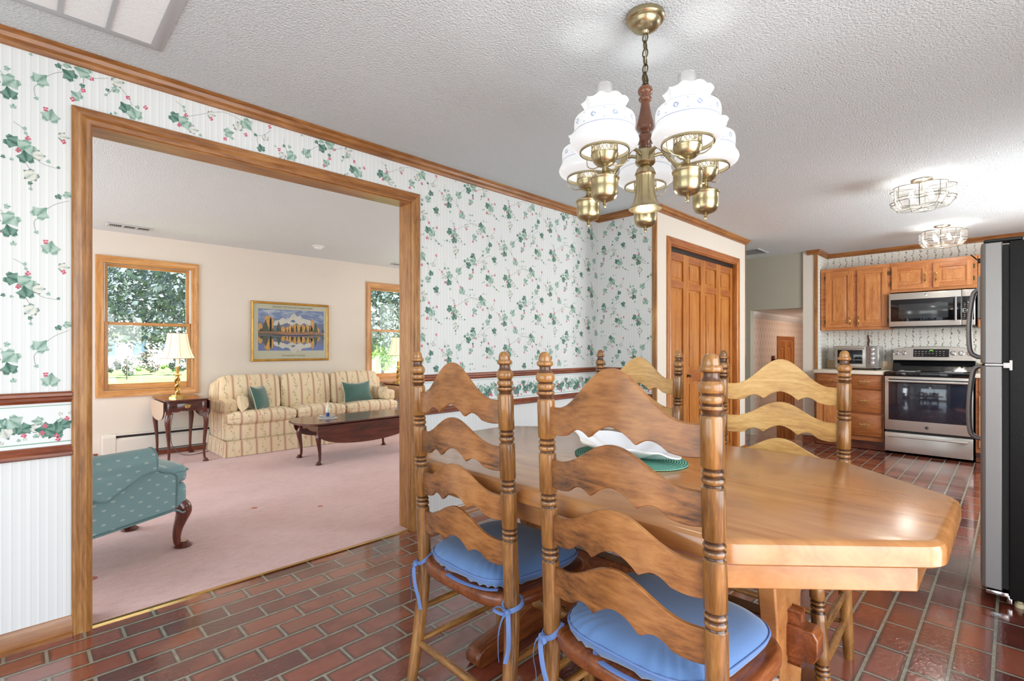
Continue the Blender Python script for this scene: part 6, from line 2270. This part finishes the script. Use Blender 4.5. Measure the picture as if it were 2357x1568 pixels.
def tree(name, label, px, d, z0, z1, r, n, mats, leaf_s, cat='tree', trunk=True, seed=1, group=None, boxy=False):
    x, y, _ = at(px, d)
    t = thing(name, label, cat, (x, y, GZ), group=group)
    rg = random.Random(seed)
    mb_ = MB()
    cz, hz = (z0 + z1) / 2 - GZ, (z1 - z0) / 2
    blobs = []
    for k in range(max(5, n // 130)):
        while True:
            p = Vector((rg.uniform(-1, 1), rg.uniform(-1, 1), rg.uniform(-1, 1)))
            if p.xy.length < 1 and (boxy or p.length < 1):
                break
        blobs.append((Vector((p.x * r * .8, p.y * r * .8, cz + p.z * hz * .85)), rg.uniform(.22, .42) * min(r, hz, 2.6)))
    for k in range(n):
        c_, br_ = rg.choice(blobs)
        v = Vector((rg.gauss(0, 1), rg.gauss(0, 1), rg.gauss(0, 1))).normalized()
        p = c_ + v * br_ * rg.uniform(.75, 1.1)
        nn = (v + Vector((rg.uniform(-.7, .7), rg.uniform(-.7, .7), rg.uniform(-.2, .9)))).normalized()
        a = nn.orthogonal().normalized()
        b = nn.cross(a)
        s_ = leaf_s * rg.uniform(.6, 1.3)
        an = rg.uniform(0, 6.28)
        a, b = a * cos(an) + b * sin(an), b * cos(an) - a * sin(an)
        mb_.add([p - a * s_, p - a * s_ * .2 - b * s_ * .6, p + a * s_ * 1.0, p - a * s_ * .2 + b * s_ * .6], [(0, 1, 2, 3)], rg.randrange(len(mats)))
    mb_.build('foliage', mats, t, fixn=False)
    if trunk:
        MB().tube([(0, 0, 0), (.05, 0, cz * .4), (-.05, .05, cz), (0, 0, cz + hz * .5)], [r * .09, r * .07, r * .05, r * .02], 12).build('trunk', M['bark'], t)
    return t


LO, LB, LR = M['leaf_out'], M['leaf_bright'], M['leaf_rosy']
GT = 'trees seen through the living room windows'
tree('maple_tree', 'broad silvery maple tree filling the upper half of both windows', 640, 13.5, 1.25, 5.4, 5.6, 52000, [LO], .062, seed=2, group=GT, boxy=True)
tree('maple_tree', 'taller tree standing farther back, behind the silvery maple', 600, 85.0, 3.0, 15.0, 16.0, 9000, [LO], .45, seed=9, group=GT, boxy=True)
tree('young_tree', 'bright green young tree low in the right window', 880, 27.5, .0, 1.9, 1.1, 1500, [LB], .10, seed=7, group=GT)
GB = 'shrubs seen through the left living room window'
tree('shrub', 'rosy shrub at the left edge of the left window', 272, 28.0, -.45, .85, .85, 900, [LR, LO], .09, 'shrub', False, 3, GB)
tree('shrub', 'rosy shrub in the middle of the left window', 340, 31.0, -.45, 1.1, .95, 1000, [LR, LR, LO], .09, 'shrub', False, 4, GB)
tree('shrub', 'low bright green shrub between the two rosy shrubs', 306, 32.5, -.5, .1, .8, 500, [LB], .08, 'shrub', False, 6, GB)
tree('shrub', 'low bright green shrub right of the rosy shrubs', 378, 34.0, -.5, .25, 1.0, 600, [LB], .08, 'shrub', False, 8, GB)
tree('shrub', 'grey green shrub behind the lit lamp', 412, 31.0, -.4, 1.0, .9, 800, [LO, LR], .09, 'shrub', False, 10, GB)
x, y, _ = at(292, 26.5)
tag(MB().tube([(x, y, GZ), (x, y, GZ + 1.15)], .03, 8).build('fence_post', M['bark']), 'thin dark post between the shrubs on the lawn', 'post')
x, y, _ = at(235, 48)
hs = thing('house', 'white house across the road at the left edge of the window', 'house', (x, y, GZ), radians(20))
MB().box(-6, -4, 0, 6, 4, 3.0).build('wall', M['siding'], hs)
MB().prism([(-4.6, 3.0), (4.6, 3.0), (0, 5.2)], lambda a, z, h: (h, a, z), -6.4, 6.4).build('roof', M['roof'], hs)
for k in range(4):
    MB().box(-4.6 + k * 2.6, -4.05, 1.0, -3.5 + k * 2.6, -4.0, 2.2).build('window', M['win_dark'], hs)
